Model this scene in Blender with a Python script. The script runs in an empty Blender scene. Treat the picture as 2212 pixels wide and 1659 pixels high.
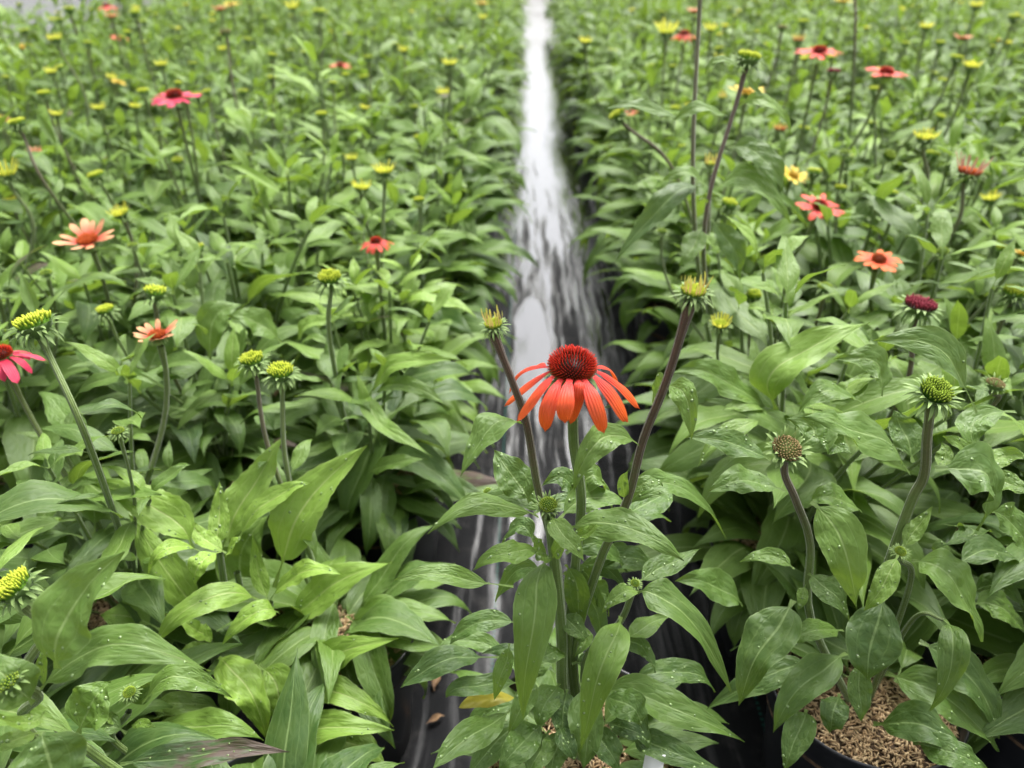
import bpy, math, random
import numpy as np
from mathutils import Matrix, Vector

# ------------------------------------------------------------------ camera, sky, sun, exposure
scene = bpy.context.scene
R = math.radians
CAM_H, PITCH, YAW, FPX = 0.75, R(30.4), R(1.17), 1671.0     # FPX: focal length in px of a 2212 px wide frame
cam_data = bpy.data.cameras.new('camera')
cam = bpy.data.objects.new('camera', cam_data)
scene.collection.objects.link(cam)
cam.location = (0, 0, CAM_H)
cam.rotation_euler = (math.pi / 2 - PITCH, 0, YAW)
cam_data.sensor_width = 36.0
cam_data.lens = 36.0 * FPX / 2212.0
cam_data.clip_start = 0.02
cam_data.clip_end = 400.0
cam_data.dof.use_dof = True
cam_data.dof.focus_distance = 0.52
cam_data.dof.aperture_fstop = 6.0
scene.camera = cam

SUN_EL, SUN_AZ = R(62), R(25)          # azimuth measured from +Y towards +X
world = bpy.data.worlds.new('World')
scene.world = world
world.use_nodes = True
wn = world.node_tree
wn.nodes.clear()
sky = wn.nodes.new('ShaderNodeTexSky')
sky.sky_type = 'NISHITA'
sky.sun_disc = False
sky.sun_elevation = SUN_EL
sky.sun_rotation = SUN_AZ
sky.air_density = 1.0
sky.dust_density = 6.0
sky.ozone_density = 1.0
hs = wn.nodes.new('ShaderNodeHueSaturation')      # overcast: the blue is greyed out evenly
hs.inputs['Saturation'].default_value = 0.22
bg = wn.nodes.new('ShaderNodeBackground')
bg.inputs['Strength'].default_value = 0.11
wo = wn.nodes.new('ShaderNodeOutputWorld')
wn.links.new(sky.outputs[0], hs.inputs['Color'])
wn.links.new(hs.outputs[0], bg.inputs['Color'])
wn.links.new(bg.outputs[0], wo.inputs['Surface'])

sun_data = bpy.data.lights.new('sun', 'SUN')
sun_data.energy = 1.5
sun_data.angle = R(22)
sun_data.color = (1.0, 0.98, 0.95)
sun = bpy.data.objects.new('sun', sun_data)
scene.collection.objects.link(sun)
sun_dir = Vector((math.sin(SUN_AZ) * math.cos(SUN_EL), math.cos(SUN_AZ) * math.cos(SUN_EL), math.sin(SUN_EL)))
sun.rotation_euler = sun_dir.to_track_quat('Z', 'Y').to_euler()

scene.view_settings.view_transform = 'Standard'
scene.view_settings.look = 'None'
scene.view_settings.exposure = 1.66
scene.view_settings.gamma = 1.0
scene.view_settings.use_curve_mapping = False
scene.render.engine = 'CYCLES'
scene.cycles.use_denoising = True
scene.cycles.max_bounces = 6
scene.cycles.diffuse_bounces = 2
scene.cycles.glossy_bounces = 3
scene.cycles.transmission_bounces = 4
scene.cycles.use_adaptive_sampling = True
scene.cycles.adaptive_threshold = 0.025
scene.cycles.caustics_reflective = False
scene.cycles.caustics_refractive = False

rng = random.Random(11)
nr = np.random.default_rng(7)
COL = scene.collection

# ------------------------------------------------------------------ picture coordinates -> points in the place
_rot = np.array(cam.rotation_euler.to_matrix())
EYE = np.array((0.0, 0.0, CAM_H))
FWD = _rot @ np.array((0, 0, -1.0))


def ray(px, py):
    return _rot @ np.array(((px - 1106) / FPX, -(py - 829.5) / FPX, -1.0))


def V(px, py, Y):                      # the point at ground distance Y
    d = ray(px, py)
    return EYE + d * (Y / d[1])


def D(px, py, dep):                    # the point at depth dep
    return EYE + ray(px, py) * dep


def depth(p):
    return float(np.dot(np.asarray(p) - EYE, FWD))


OFFX = {'L': 0.0, 'M': 730.0, 'R': 1460.0}
OFFY = {'T': 0.0, 'M': 548.6, 'B': 1092.7}


def T(tile, cx, cy):
    return OFFX[tile[1]] + 0.3414 * cx, OFFY[tile[0]] + 0.3414 * cy


# ------------------------------------------------------------------ mesh helpers
def mk_mesh(name, verts, faces, uv=None, mat=None, attrs=None, smooth=True, fmat=None):
    """faces: list of (n,k) int arrays"""
    verts = np.asarray(verts, dtype=np.float32)
    faces = [np.asarray(f, dtype=np.int32) for f in faces if len(f)]
    me = bpy.data.meshes.new(name)
    loops = np.concatenate([f.ravel() for f in faces])
    tot = np.concatenate([np.full(len(f), f.shape[1], dtype=np.int32) for f in faces])
    start = np.concatenate(([0], np.cumsum(tot)[:-1])).astype(np.int32)
    me.vertices.add(len(verts))
    me.vertices.foreach_set('co', verts.ravel())
    me.loops.add(len(loops))
    me.loops.foreach_set('vertex_index', loops)
    me.polygons.add(len(tot))
    me.polygons.foreach_set('loop_start', start)
    me.polygons.foreach_set('loop_total', tot)
    if fmat is not None:
        me.polygons.foreach_set('material_index', np.asarray(fmat, dtype=np.int32))
    me.update(calc_edges=True)
    if smooth:
        me.polygons.foreach_set('use_smooth', np.ones(len(tot), dtype=bool))
    if uv is not None:
        ul = me.uv_layers.new(name='UVMap')
        ul.data.foreach_set('uv', np.asarray(uv, dtype=np.float32)[loops].ravel())
    for k, a in (attrs or {}).items():
        at = me.attributes.new(k, 'FLOAT', 'POINT')
        at.data.foreach_set('value', np.asarray(a, dtype=np.float32))
    if mat is not None:
        for m in (mat if isinstance(mat, (list, tuple)) else [mat]):
            me.materials.append(m)
    me.update()
    return me


def ob(name, data, parent=None, mat4=None, color=None):
    o = bpy.data.objects.new(name, data)
    COL.objects.link(o)
    if parent is not None:
        o.parent = parent
    if mat4 is not None:
        o.matrix_basis = Matrix(mat4)
    if color is not None:
        o.color = color
    return o


def tag(o, label=None, cat=None, group=None, kind=None):
    for k, v in (('label', label), ('category', cat), ('group', group), ('kind', kind)):
        if v:
            o[k] = v
    return o


def grid_faces(nu, nv):                # (nu+1) x (nv+1) vertices, row-major in u
    i, j = np.meshgrid(np.arange(nu), np.arange(nv), indexing='ij')
    a = (i * (nv + 1) + j).ravel()
    return np.stack([a, a + nv + 1, a + nv + 2, a + 1], axis=1)


def merge(parts):                      # [(verts, [faces], uv)]
    V_, F_, U_, n = [], {}, [], 0
    for v, fs, u in parts:
        V_.append(v)
        U_.append(u)
        for f in fs:
            if len(f):
                F_.setdefault(f.shape[1], []).append(f + n)
        n += len(v)
    return np.concatenate(V_), [np.concatenate(x) for x in F_.values()], np.concatenate(U_)


def bez(cp, t):
    cp = np.asarray(cp, dtype=float)
    t = t[:, None]
    if len(cp) == 3:
        return (1 - t) ** 2 * cp[0] + 2 * t * (1 - t) * cp[1] + t ** 2 * cp[2]
    return (1 - t) ** 3 * cp[0] + 3 * t * (1 - t) ** 2 * cp[1] + 3 * t ** 2 * (1 - t) * cp[2] + t ** 3 * cp[3]


def unit(a):
    a = np.asarray(a, dtype=float)
    return a / (np.linalg.norm(a, axis=-1, keepdims=True) + 1e-12)


def frames(c, nh):
    """tangents, normals and sides along the curve c, carried from the middle where the normal follows nh"""
    tg = unit(np.gradient(c, axis=0))
    n = len(c)
    m = n // 2
    N = np.zeros_like(c)
    N[m] = unit(nh - np.dot(nh, tg[m]) * tg[m])
    for i in range(m + 1, n):
        N[i] = unit(N[i - 1] - np.dot(N[i - 1], tg[i]) * tg[i])
    for i in range(m - 1, -1, -1):
        N[i] = unit(N[i + 1] - np.dot(N[i + 1], tg[i]) * tg[i])
    return tg, N, np.cross(N, tg)


def profile(t, pet=0.14, pk=0.38, tipx=1.15, petw=0.035):
    s = np.clip((t - pet) / (1 - pet), 0, 1)
    a = tipx * pk / (1 - pk)
    w = s ** a * (1 - s) ** tipx / (pk ** a * (1 - pk) ** tipx)
    pw = petw * np.clip((1 - t) * 4, 0, 1) + 0.10 * np.clip(1 - t / 0.12, 0, 1)
    return np.maximum(w, pw * (t < 0.6)), s


def leaf_arrays(cp, width, nh, nu=24, nv=8, seed=0, fold=0.18, cup=0.15, rip=0.08, teeth=0.0, twist=0.0,
                pet=0.14, pk=0.38, tipx=1.15, bump=0.0, petw=0.045, wig=0.0):
    r = np.random.default_rng(seed)
    t = np.linspace(0, 1, nu + 1)
    c = bez(cp, t)
    L = np.linalg.norm(np.diff(c, axis=0), axis=1).sum()
    tg, N, S = frames(c, np.asarray(nh, dtype=float))
    if wig:
        q = r.uniform(0, 6.28, 2)
        win = np.sin(np.pi * np.clip(t, 0, 1) ** .8)[:, None]
        c = c + wig * L * win * (N * np.sin(t * 8 + q[0])[:, None] + .7 * S * np.sin(t * 6 + q[1])[:, None])
        c = c - wig * L * 1.6 * N * (np.clip(t - .72, 0, 1) ** 2 * 9)[:, None]
        tg, N, S = frames(c, np.asarray(nh, dtype=float))
    tw = (t - 0.5) * twist + 0.25 * twist * np.sin(t * 5 + r.uniform(0, 6))
    N, S = N * np.cos(tw)[:, None] + S * np.sin(tw)[:, None], S * np.cos(tw)[:, None] - N * np.sin(tw)[:, None]
    w, s = profile(t, pet, pk, tipx, petw)
    v = np.linspace(-1, 1, nv + 1)
    hw = width * 0.5
    A, Bv = np.meshgrid(w * hw, v, indexing='ij')
    tt = t[:, None]
    blade = np.clip((t - pet) * 6, 0, 1)[:, None]
    ph = r.uniform(0, 6.28, 6)
    fr = r.uniform(9, 16)
    edge = np.abs(Bv) ** 2
    side_w = 1 + 0.05 * np.sin(tt * 7 + ph[0] + (Bv > 0) * 2.1) * np.abs(Bv)
    if teeth > 0:
        tooth = ((tt * 13 + ph[1] + (Bv > 0) * 0.4) % 1.0)
        side_w = side_w + teeth * (0.5 - tooth) * (np.abs(Bv) > 0.95) * blade
    h = fold * np.abs(Bv) * A - cup * Bv ** 2 * A
    h = h + rip * hw * edge * (np.sin(tt * fr + ph[2] + (Bv > 0) * 2.6) + 0.5 * np.sin(tt * fr * 1.9 + ph[3] + (Bv > 0) * 1.1)) * blade * np.clip((1 - tt) * 4, 0, 1)
    h = h + 0.06 * hw * np.sin(tt * 9 + Bv * 2 + ph[4]) * blade
    if bump > 0:
        q = np.sin((tt * 30 - np.abs(Bv) * 3.2) + ph[5]) * np.sin(np.abs(Bv) * 6.0)
        h = h + bump * hw * q * blade * np.clip((1 - tt) * 5, 0, 1)
    P = c[:, None, :] + S[:, None, :] * (A * Bv * side_w)[..., None] + N[:, None, :] * h[..., None]
    uv = np.stack([np.broadcast_to(s[:, None] * 0.93 + 0.07 * np.clip(tt / max(pet, 1e-3), 0, 1), Bv.shape), Bv * 0.5 + 0.5], axis=-1)
    return P.reshape(-1, 3), [grid_faces(nu, nv)], uv.reshape(-1, 2)


def tube_arrays(pts, r0, r1, sides=8, flare=0.0):
    pts = np.asarray(pts, dtype=float)
    n = len(pts)
    tg, N, S = frames(pts, np.array((0.31, -0.9, 0.13)))
    a = np.linspace(0, 2 * math.pi, sides + 1)
    s = np.linspace(0, 1, n)
    rr = r0 + (r1 - r0) * s
    rr = rr * (1 + flare * np.clip((s - 0.9) * 10, 0, 1) ** 2)
    P = pts[:, None] + (N[:, None] * np.cos(a)[None, :, None] + S[:, None] * np.sin(a)[None, :, None]) * rr[:, None, None]
    uv = np.stack([np.broadcast_to(s[:, None], (n, sides + 1)), np.broadcast_to(a[None] / 6.2832, (n, sides + 1))], axis=-1)
    return P.reshape(-1, 3), [grid_faces(n - 1, sides)], uv.reshape(-1, 2)


def smooth_path(pts, n=16):            # Catmull-Rom through the points
    p = np.asarray(pts, dtype=float)
    p = np.vstack([2 * p[0] - p[1], p, 2 * p[-1] - p[-2]])
    out = []
    k = len(p) - 3
    for i in range(k):
        t = np.linspace(0, 1, n // k + 2)[:, None]
        if i < k - 1:
            t = t[:-1]
        a, b, c, d = p[i], p[i + 1], p[i + 2], p[i + 3]
        out.append(0.5 * (2 * b + (c - a) * t + (2 * a - 5 * b + 4 * c - d) * t ** 2 + (3 * b - a - 3 * c + d) * t ** 3))
    return np.vstack(out)


# ------------------------------------------------------------------ materials
class NT:
    def __init__(self, name):
        self.mat = bpy.data.materials.new(name)
        self.mat.use_nodes = True
        self.t = self.mat.node_tree
        self.t.nodes.clear()
        self.out = self.n('ShaderNodeOutputMaterial')

    def n(self, typ, **kw):
        nd = self.t.nodes.new(typ)
        for k, v in kw.items():
            setattr(nd, k, v)
        return nd

    def s(self, sock, v):
        if hasattr(v, 'is_output') or isinstance(v, bpy.types.NodeSocket):
            self.t.links.new(v, sock)
        elif v is not None:
            if isinstance(v, tuple) and len(v) == 3 and sock.type == 'RGBA':
                v = (*v, 1)
            sock.default_value = v

    def m(self, op, a, b=None, c=None, clamp=False):
        nd = self.n('ShaderNodeMath', operation=op, use_clamp=clamp)
        for i, x in enumerate((a, b, c)):
            if x is not None:
                self.s(nd.inputs[i], x)
        return nd.outputs[0]

    def step(self, x, a, b, lo=0.0, hi=1.0):
        nd = self.n('ShaderNodeMapRange', interpolation_type='SMOOTHSTEP')
        for i, q in enumerate((x, a, b, lo, hi)):
            self.s(nd.inputs[i], q)
        return nd.outputs[0]

    def mix(self, f, a, b, blend='MIX'):
        nd = self.n('ShaderNodeMix', data_type='RGBA', blend_type=blend)
        self.s(nd.inputs['Factor'], f)
        self.s(nd.inputs[6], a)
        self.s(nd.inputs[7], b)
        return nd.outputs[2]

    def noise(self, vec, scale, detail=2.0, rough=0.5, out='Fac'):
        nd = self.n('ShaderNodeTexNoise')
        if vec is not None:
            self.s(nd.inputs['Vector'], vec)
        nd.inputs['Scale'].default_value = scale
        nd.inputs['Detail'].default_value = detail
        nd.inputs['Roughness'].default_value = rough
        return nd.outputs[out]

    def comb(self, x, y, z=0.0):
        nd = self.n('ShaderNodeCombineXYZ')
        for i, q in enumerate((x, y, z)):
            self.s(nd.inputs[i], q)
        return nd.outputs[0]

    def uv(self):
        nd = self.n('ShaderNodeUVMap', uv_map='UVMap')
        sp = self.n('ShaderNodeSeparateXYZ')
        self.t.links.new(nd.outputs[0], sp.inputs[0])
        return nd.outputs[0], sp.outputs[0], sp.outputs[1]

    def bump(self, h, dist, strength=1.0):
        nd = self.n('ShaderNodeBump')
        nd.inputs['Distance'].default_value = dist
        nd.inputs['Strength'].default_value = strength
        self.s(nd.inputs['Height'], h)
        return nd.outputs[0]

    def pbr(self, color, rough=0.5, normal=None, spec=0.5, trans=None, trans_col=None, sheen=0.0):
        p = self.n('ShaderNodeBsdfPrincipled')
        self.s(p.inputs['Base Color'], color)
        self.s(p.inputs['Roughness'], rough)
        self.s(p.inputs['Specular IOR Level'], spec)
        if sheen:
            p.inputs['Sheen Weight'].default_value = sheen
            p.inputs['Sheen Roughness'].default_value = 0.4
        if normal is not None:
            self.s(p.inputs['Normal'], normal)
        sh = p.outputs[0]
        if trans:
            tr = self.n('ShaderNodeBsdfTranslucent')
            self.s(tr.inputs['Color'], trans_col if trans_col is not None else color)
            if normal is not None:
                self.s(tr.inputs['Normal'], normal)
            mx = self.n('ShaderNodeMixShader')
            mx.inputs[0].default_value = trans
            self.t.links.new(sh, mx.inputs[1])
            self.t.links.new(tr.outputs[0], mx.inputs[2])
            sh = mx.outputs[0]
        self.t.links.new(sh, self.out.inputs[0])
        return self.mat


def leaf_material(detail=True):
    k = NT('coneflower_leaf' if detail else 'coneflower_leaf_plain')
    uvv, u, v = k.uv()
    s = k.m('MULTIPLY_ADD', v, 2.0, -1.0)
    a = k.m('ABSOLUTE', s)
    oi = k.n('ShaderNodeObjectInfo')
    col = k.n('ShaderNodeSeparateColor')
    k.t.links.new(oi.outputs['Color'], col.inputs[0])
    at = k.n('ShaderNodeAttribute', attribute_name='lr')
    ay = k.n('ShaderNodeAttribute', attribute_name='young')
    rnd = k.m('FRACT', k.m('ADD', oi.outputs['Random'], at.outputs['Fac']))
    young = k.m('ADD', col.outputs[0], ay.outputs['Fac'], clamp=True)
    brown = col.outputs[2]
    base = k.mix(rnd, (0.027, 0.070, 0.013), (0.084, 0.164, 0.023))
    base = k.mix(young, base, (0.265, 0.430, 0.055))
    off = k.comb(k.m('MULTIPLY', rnd, 37.0), k.m('MULTIPLY', rnd, 91.0), 0)
    pos = k.n('ShaderNodeVectorMath', operation='ADD')
    k.s(pos.inputs[0], k.comb(k.m('MULTIPLY', u, 3.0), s))
    k.s(pos.inputs[1], off)
    lp = pos.outputs[0]
    mot = k.noise(lp, 2.4, 2.0)
    base = k.mix(k.m('MULTIPLY', k.step(mot, 0.35, 0.7), 0.35), base, k.mix(0.5, base, (0.17, 0.25, 0.05)))
    mid = k.step(a, k.m('MULTIPLY_ADD', u, -0.06, 0.095), 0.015)
    la = k.m('ABSOLUTE', k.m('SUBTRACT', k.m('MULTIPLY_ADD', mot, 0.18, a), 0.62))
    lat = k.m('MULTIPLY', k.step(la, 0.040, 0.006), k.step(u, 0.96, 0.5))
    if detail:
        f = k.m('FRACT', k.m('ADD', k.m('MULTIPLY_ADD', a, -1.3, k.m('MULTIPLY', u, 5.0)), k.m('MULTIPLY', mot, 0.9)))
        sec = k.m('MULTIPLY', k.step(k.m('ABSOLUTE', k.m('SUBTRACT', f, 0.5)), 0.05, 0.0), 0.6)
        vo = k.n('ShaderNodeTexVoronoi', feature='DISTANCE_TO_EDGE')
        k.s(vo.inputs['Vector'], lp)
        vo.inputs['Scale'].default_value = 3.4
        ret = k.step(vo.outputs['Distance'], 0.06, 0.0)
        quilt = k.step(vo.outputs['Distance'], 0.0, 0.35)
        vein = k.m('MAXIMUM', k.m('MAXIMUM', mid, k.m('MULTIPLY', lat, 0.28)), k.m('MAXIMUM', k.m('MULTIPLY', sec, 0.20), k.m('MULTIPLY', ret, 0.12)))
    else:
        vein = k.m('MAXIMUM', mid, k.m('MULTIPLY', lat, 0.4))
    vcol = k.mix(young, (0.22, 0.32, 0.11), (0.46, 0.54, 0.19))
    c = k.mix(k.m('MULTIPLY', vein, 0.72), base, vcol)
    c = k.mix(k.m('MULTIPLY', k.step(a, 0.94, 1.0), 0.45), c, vcol)
    c = k.mix(k.m('MULTIPLY', k.step(u, 0.09, 0.03), 0.6), c, (0.16, 0.24, 0.06))       # paler leaf stalk
    # wear: brown tips and purple-brown dying leaves
    c = k.mix(k.m('MULTIPLY', brown, k.step(k.m('ADD', k.m('ADD', mot, k.m('MULTIPLY', u, 0.5)), k.m('MULTIPLY', brown, 0.6)), 1.20, 1.5)), c, (0.085, 0.055, 0.045))
    rough = k.m('MULTIPLY_ADD', mot, 0.22, 0.42)
    nrm = None
    if detail:
        hgt = k.m('ADD', k.m('MULTIPLY', quilt, 1.5), k.m('MULTIPLY', k.m('MAXIMUM', mid, k.m('MULTIPLY', lat, 0.5)), -1.1))
        nrm = k.bump(hgt, 0.00045, 0.45)
    tcol = k.mix(0.55, c, (0.31, 0.46, 0.040))
    return k.pbr(c, rough, nrm, 0.48 if detail else 0.30, 0.30, tcol)


def ramp_material(name, c0, c1, rough=0.55, trans=0.0, mid=None, sheen=0.0, groove=False, axis=0, var=0.15, rim=None):
    """colour runs along the piece (u) as the real organ's own colouring does"""
    k = NT(name)
    uvv, u, v = k.uv()
    oi = k.n('ShaderNodeObjectInfo')
    x = u if axis == 0 else v
    c = k.mix(k.step(x, 0.0, 1.0), c0, c1)
    if mid is not None:
        c = k.mix(k.step(k.m('ABSOLUTE', k.m('SUBTRACT', x, 0.5)), 0.3, 0.0), c, mid)
    if rim is not None:                # florets towards the rim of the disc have another colour
        c = k.mix(k.m('MULTIPLY', k.step(v, 0.58, 0.88), k.step(u, 0.1, 0.9)), c, rim)
    nz = k.noise(k.comb(k.m('MULTIPLY', u, 4.0), k.m('MULTIPLY', v, 14.0), k.m('MULTIPLY', oi.outputs['Random'], 30.0)), 1.5, 3.0)
    h = k.n('ShaderNodeHueSaturation')
    k.s(h.inputs['Color'], c)
    k.s(h.inputs['Value'], k.m('ADD', k.m('MULTIPLY_ADD', nz, 2 * var, 1.0 - var), k.m('MULTIPLY_ADD', oi.outputs['Random'], 0.16, -0.08)))
    nrm = None
    if groove:
        g = k.m('SINE', k.m('MULTIPLY', v, 34.0))
        nrm = k.bump(k.m('ADD', g, k.m('MULTIPLY', nz, 1.5)), 0.00022, 0.8)
    return k.pbr(h.outputs[0], rough, nrm, 0.12 if name.startswith('disc') else 0.4, trans, None, sheen)


def stem_material():
    k = NT('coneflower_stem')
    uvv, u, v = k.uv()
    oi = k.n('ShaderNodeObjectInfo')
    col = k.n('ShaderNodeSeparateColor')
    k.t.links.new(oi.outputs['Color'], col.inputs[0])
    tc = k.n('ShaderNodeTexCoord')
    nz = k.noise(tc.outputs['Object'], 160.0, 3.0)
    green = k.mix(nz, (0.075, 0.13, 0.022), (0.14, 0.21, 0.045))
    purple = k.mix(nz, (0.060, 0.034, 0.026), (0.115, 0.070, 0.045))
    f = k.m('MULTIPLY', col.outputs[2], k.step(k.m('ADD', u, k.m('MULTIPLY', nz, 0.3)), 0.40, 0.85))
    c = k.mix(f, green, purple)
    rib = k.m('SINE', k.m('MULTIPLY', v, 62.8))
    c = k.mix(k.m('MULTIPLY', k.step(rib, 0.2, 0.9), 0.2), c, k.mix(0.5, c, (0.2, 0.3, 0.07)))
    nrm = k.bump(k.m('ADD', rib, k.m('MULTIPLY', k.noise(tc.outputs['Object'], 900.0, 2.0), 3.0)), 0.0002, 0.8)
    return k.pbr(c, 0.55, nrm, 0.4, None, None, 0.35)


def cloth_material():
    k = NT('wet_woven_ground_cloth')
    tc = k.n('ShaderNodeTexCoord')
    P = tc.outputs['Object']
    sp = k.n('ShaderNodeSeparateXYZ')
    k.t.links.new(P, sp.inputs[0])
    x, y = sp.outputs[0], sp.outputs[1]
    warp = k.m('MULTIPLY', k.m('SUBTRACT', k.noise(P, 6.0, 2.0), 0.5), 0.03)
    xs = k.m('ADD', x, warp)
    streak = k.noise(k.comb(k.m('MULTIPLY', xs, 62.0), k.m('MULTIPLY', y, 2.6)), 1.0, 4.0, 0.60)
    patch = k.noise(k.comb(k.m('MULTIPLY', xs, 9.0), k.m('MULTIPLY', y, 2.0)), 1.0, 2.0, 0.5)
    centre = k.step(k.m('ABSOLUTE', k.m('SUBTRACT', x, 0.040)), 0.25, 0.09)
    far = k.step(y, 1.3, 3.2)
    w = k.m('ADD', k.m('MULTIPLY', streak, 1.0), k.m('MULTIPLY', patch, 0.55))
    w = k.m('ADD', w, k.m('MULTIPLY', centre, 0.15))
    w = k.m('ADD', w, k.m('MULTIPLY', far, 0.30))
    pud = k.step(k.m('ADD', k.m('POWER', k.m('MULTIPLY', k.m('SUBTRACT', xs, 0.012), 1 / 0.040), 2.0), k.m('POWER', k.m('MULTIPLY', k.m('SUBTRACT', y, 1.45), 1 / 0.24), 2.0)), 1.15, 0.85)
    wet = k.m('MULTIPLY', k.m('MAXIMUM', k.step(w, 0.86, 1.10), pud), k.step(y, 0.50, 1.05, 0.24, 1.0))
    # woven tapes
    wv = k.m('MULTIPLY', k.m('SINE', k.m('MULTIPLY', x, 2 * math.pi / 0.0024)), k.m('SINE', k.m('MULTIPLY', y, 2 * math.pi / 0.0024)))
    grit = k.noise(P, 220.0, 3.0, 0.6)
    dust = k.noise(P, 26.0, 4.0, 0.65)
    c = k.mix(k.step(dust, 0.48, 0.80), (0.006, 0.0062, 0.007), (0.034, 0.032, 0.031))
    c = k.mix(k.m('MULTIPLY', k.step(wv, 0.2, 0.9), 0.5), c, (0.016, 0.017, 0.019))
    # green marker threads every 30 cm
    th = k.m('ABSOLUTE', k.m('SUBTRACT', k.m('FRACT', k.m('MULTIPLY_ADD', x, 1 / 0.3, 0.62)), 0.5))
    c = k.mix(k.m('MULTIPLY', k.step(th, 0.008, 0.004), k.step(k.m('SINE', k.m('MULTIPLY', y, 900.0)), -0.6, 0.2)), c, (0.012, 0.060, 0.046))
    c = k.mix(wet, c, k.mix(0.45, c, (0.006, 0.0065, 0.008)))
    rough = k.m('MULTIPLY_ADD', wet, -0.52, k.m('MULTIPLY_ADD', grit, 0.14, 0.55))
    und = k.noise(k.comb(k.m('MULTIPLY', x, 24.0), k.m('MULTIPLY', y, 6.0)), 1.0, 2.0)
    dry = k.m('SUBTRACT', 1.0, wet)
    h = k.m('MULTIPLY', k.m('ADD', k.m('MULTIPLY', wv, 0.5), k.m('MULTIPLY', grit, 0.8)), k.m('MULTIPLY_ADD', dry, 0.85, 0.05))
    n1 = k.bump(h, 0.0006, 0.8)
    b2 = k.n('ShaderNodeBump')
    b2.inputs['Distance'].default_value = 0.003
    b2.inputs['Strength'].default_value = 0.5
    k.s(b2.inputs['Height'], und)
    k.s(b2.inputs['Normal'], n1)
    mat = k.pbr(c, rough, b2.outputs[0], k.m('MULTIPLY_ADD', wet, 0.90, 0.10))
    pb = [n for n in k.t.nodes if n.type == 'BSDF_PRINCIPLED'][0]      # the film of water
    k.s(pb.inputs['Coat Weight'], wet)
    pb.inputs['Coat Roughness'].default_value = 0.07
    pb.inputs['Coat IOR'].default_value = 1.6
    k.s(pb.inputs['Coat Normal'], b2.outputs[0])
    return mat


def noise_material(name, c0, c1, scale, rough=0.7, bump=0.0, spec=0.4, coord='Object'):
    k = NT(name)
    tc = k.n('ShaderNodeTexCoord')
    nz = k.noise(tc.outputs[coord], scale, 4.0, 0.6)
    oi = k.n('ShaderNodeObjectInfo')
    c = k.mix(k.step(nz, 0.3, 0.7), c0, c1)
    nrm = k.bump(nz, bump, 0.8) if bump else None
    return k.pbr(c, rough, nrm, spec)


def hull_material():
    k = NT('rice_hulls')
    at = k.n('ShaderNodeAttribute', attribute_name='lr')
    tc = k.n('ShaderNodeTexCoord')
    c = k.mix(at.outputs['Fac'], (0.34, 0.215, 0.105), (0.66, 0.49, 0.28))
    c = k.mix(k.m('MULTIPLY', k.step(k.noise(tc.outputs['Object'], 22.0, 3.0), 0.55, 0.75), 0.6), c, (0.13, 0.075, 0.04))
    return k.pbr(c, 0.5, None, 0.4, 0.12)


LEAF = leaf_material(True)
LEAF_FAR = leaf_material(False)
STEM = stem_material()
CLOTH = cloth_material()
POT = noise_material('black_pot_plastic', (0.010, 0.011, 0.013), (0.020, 0.021, 0.024), 30.0, 0.34, 0.0, 0.5)
HULL = hull_material()
PEAT = noise_material('damp_potting_mix', (0.02, 0.013, 0.009), (0.12, 0.075, 0.04), 120.0, 0.9, 0.002)
GRAVEL = noise_material('pale_gravel', (0.22, 0.20, 0.18), (0.55, 0.53, 0.50), 40.0, 0.85, 0.02)
BRACT = ramp_material('bract', (0.09, 0.16, 0.035), (0.25, 0.36, 0.11), 0.6, 0.2, None, 0.2)
DEAD = noise_material('dead_leaf', (0.11, 0.06, 0.03), (0.26, 0.16, 0.08), 90.0, 0.7, 0.001)
WATER = noise_material('water_drop', (0.13, 0.21, 0.06), (0.18, 0.27, 0.08), 300.0, 0.04, 0.0, 0.7)
TAG = noise_material('white_tag_plastic', (0.70, 0.70, 0.68), (0.78, 0.78, 0.76), 60.0, 0.4)
# disc florets: u runs base -> tip of a spine
DISC = {
    'yg': ramp_material('disc_yellow_green', (0.10, 0.22, 0.016), (0.62, 0.68, 0.07), 0.5, 0.2),
    'green': ramp_material('disc_green', (0.03, 0.09, 0.008), (0.36, 0.48, 0.06), 0.5, 0.15),
    'maroon': ramp_material('disc_maroon', (0.05, 0.022, 0.02), (0.20, 0.020, 0.035), 0.45),
    'brown': ramp_material('disc_brown', (0.10, 0.12, 0.03), (0.26, 0.18, 0.085), 0.6),
    'red': ramp_material('disc_red', (0.010, 0.007, 0.002), (0.60, 0.030, 0.014), 0.4, rim=(0.34, 0.050, 0.012)),
    'rust': ramp_material('disc_rust', (0.12, 0.03, 0.01), (0.50, 0.10, 0.02), 0.5),
    'ochre': ramp_material('disc_ochre', (0.14, 0.08, 0.01), (0.50, 0.30, 0.03), 0.5),
}
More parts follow.
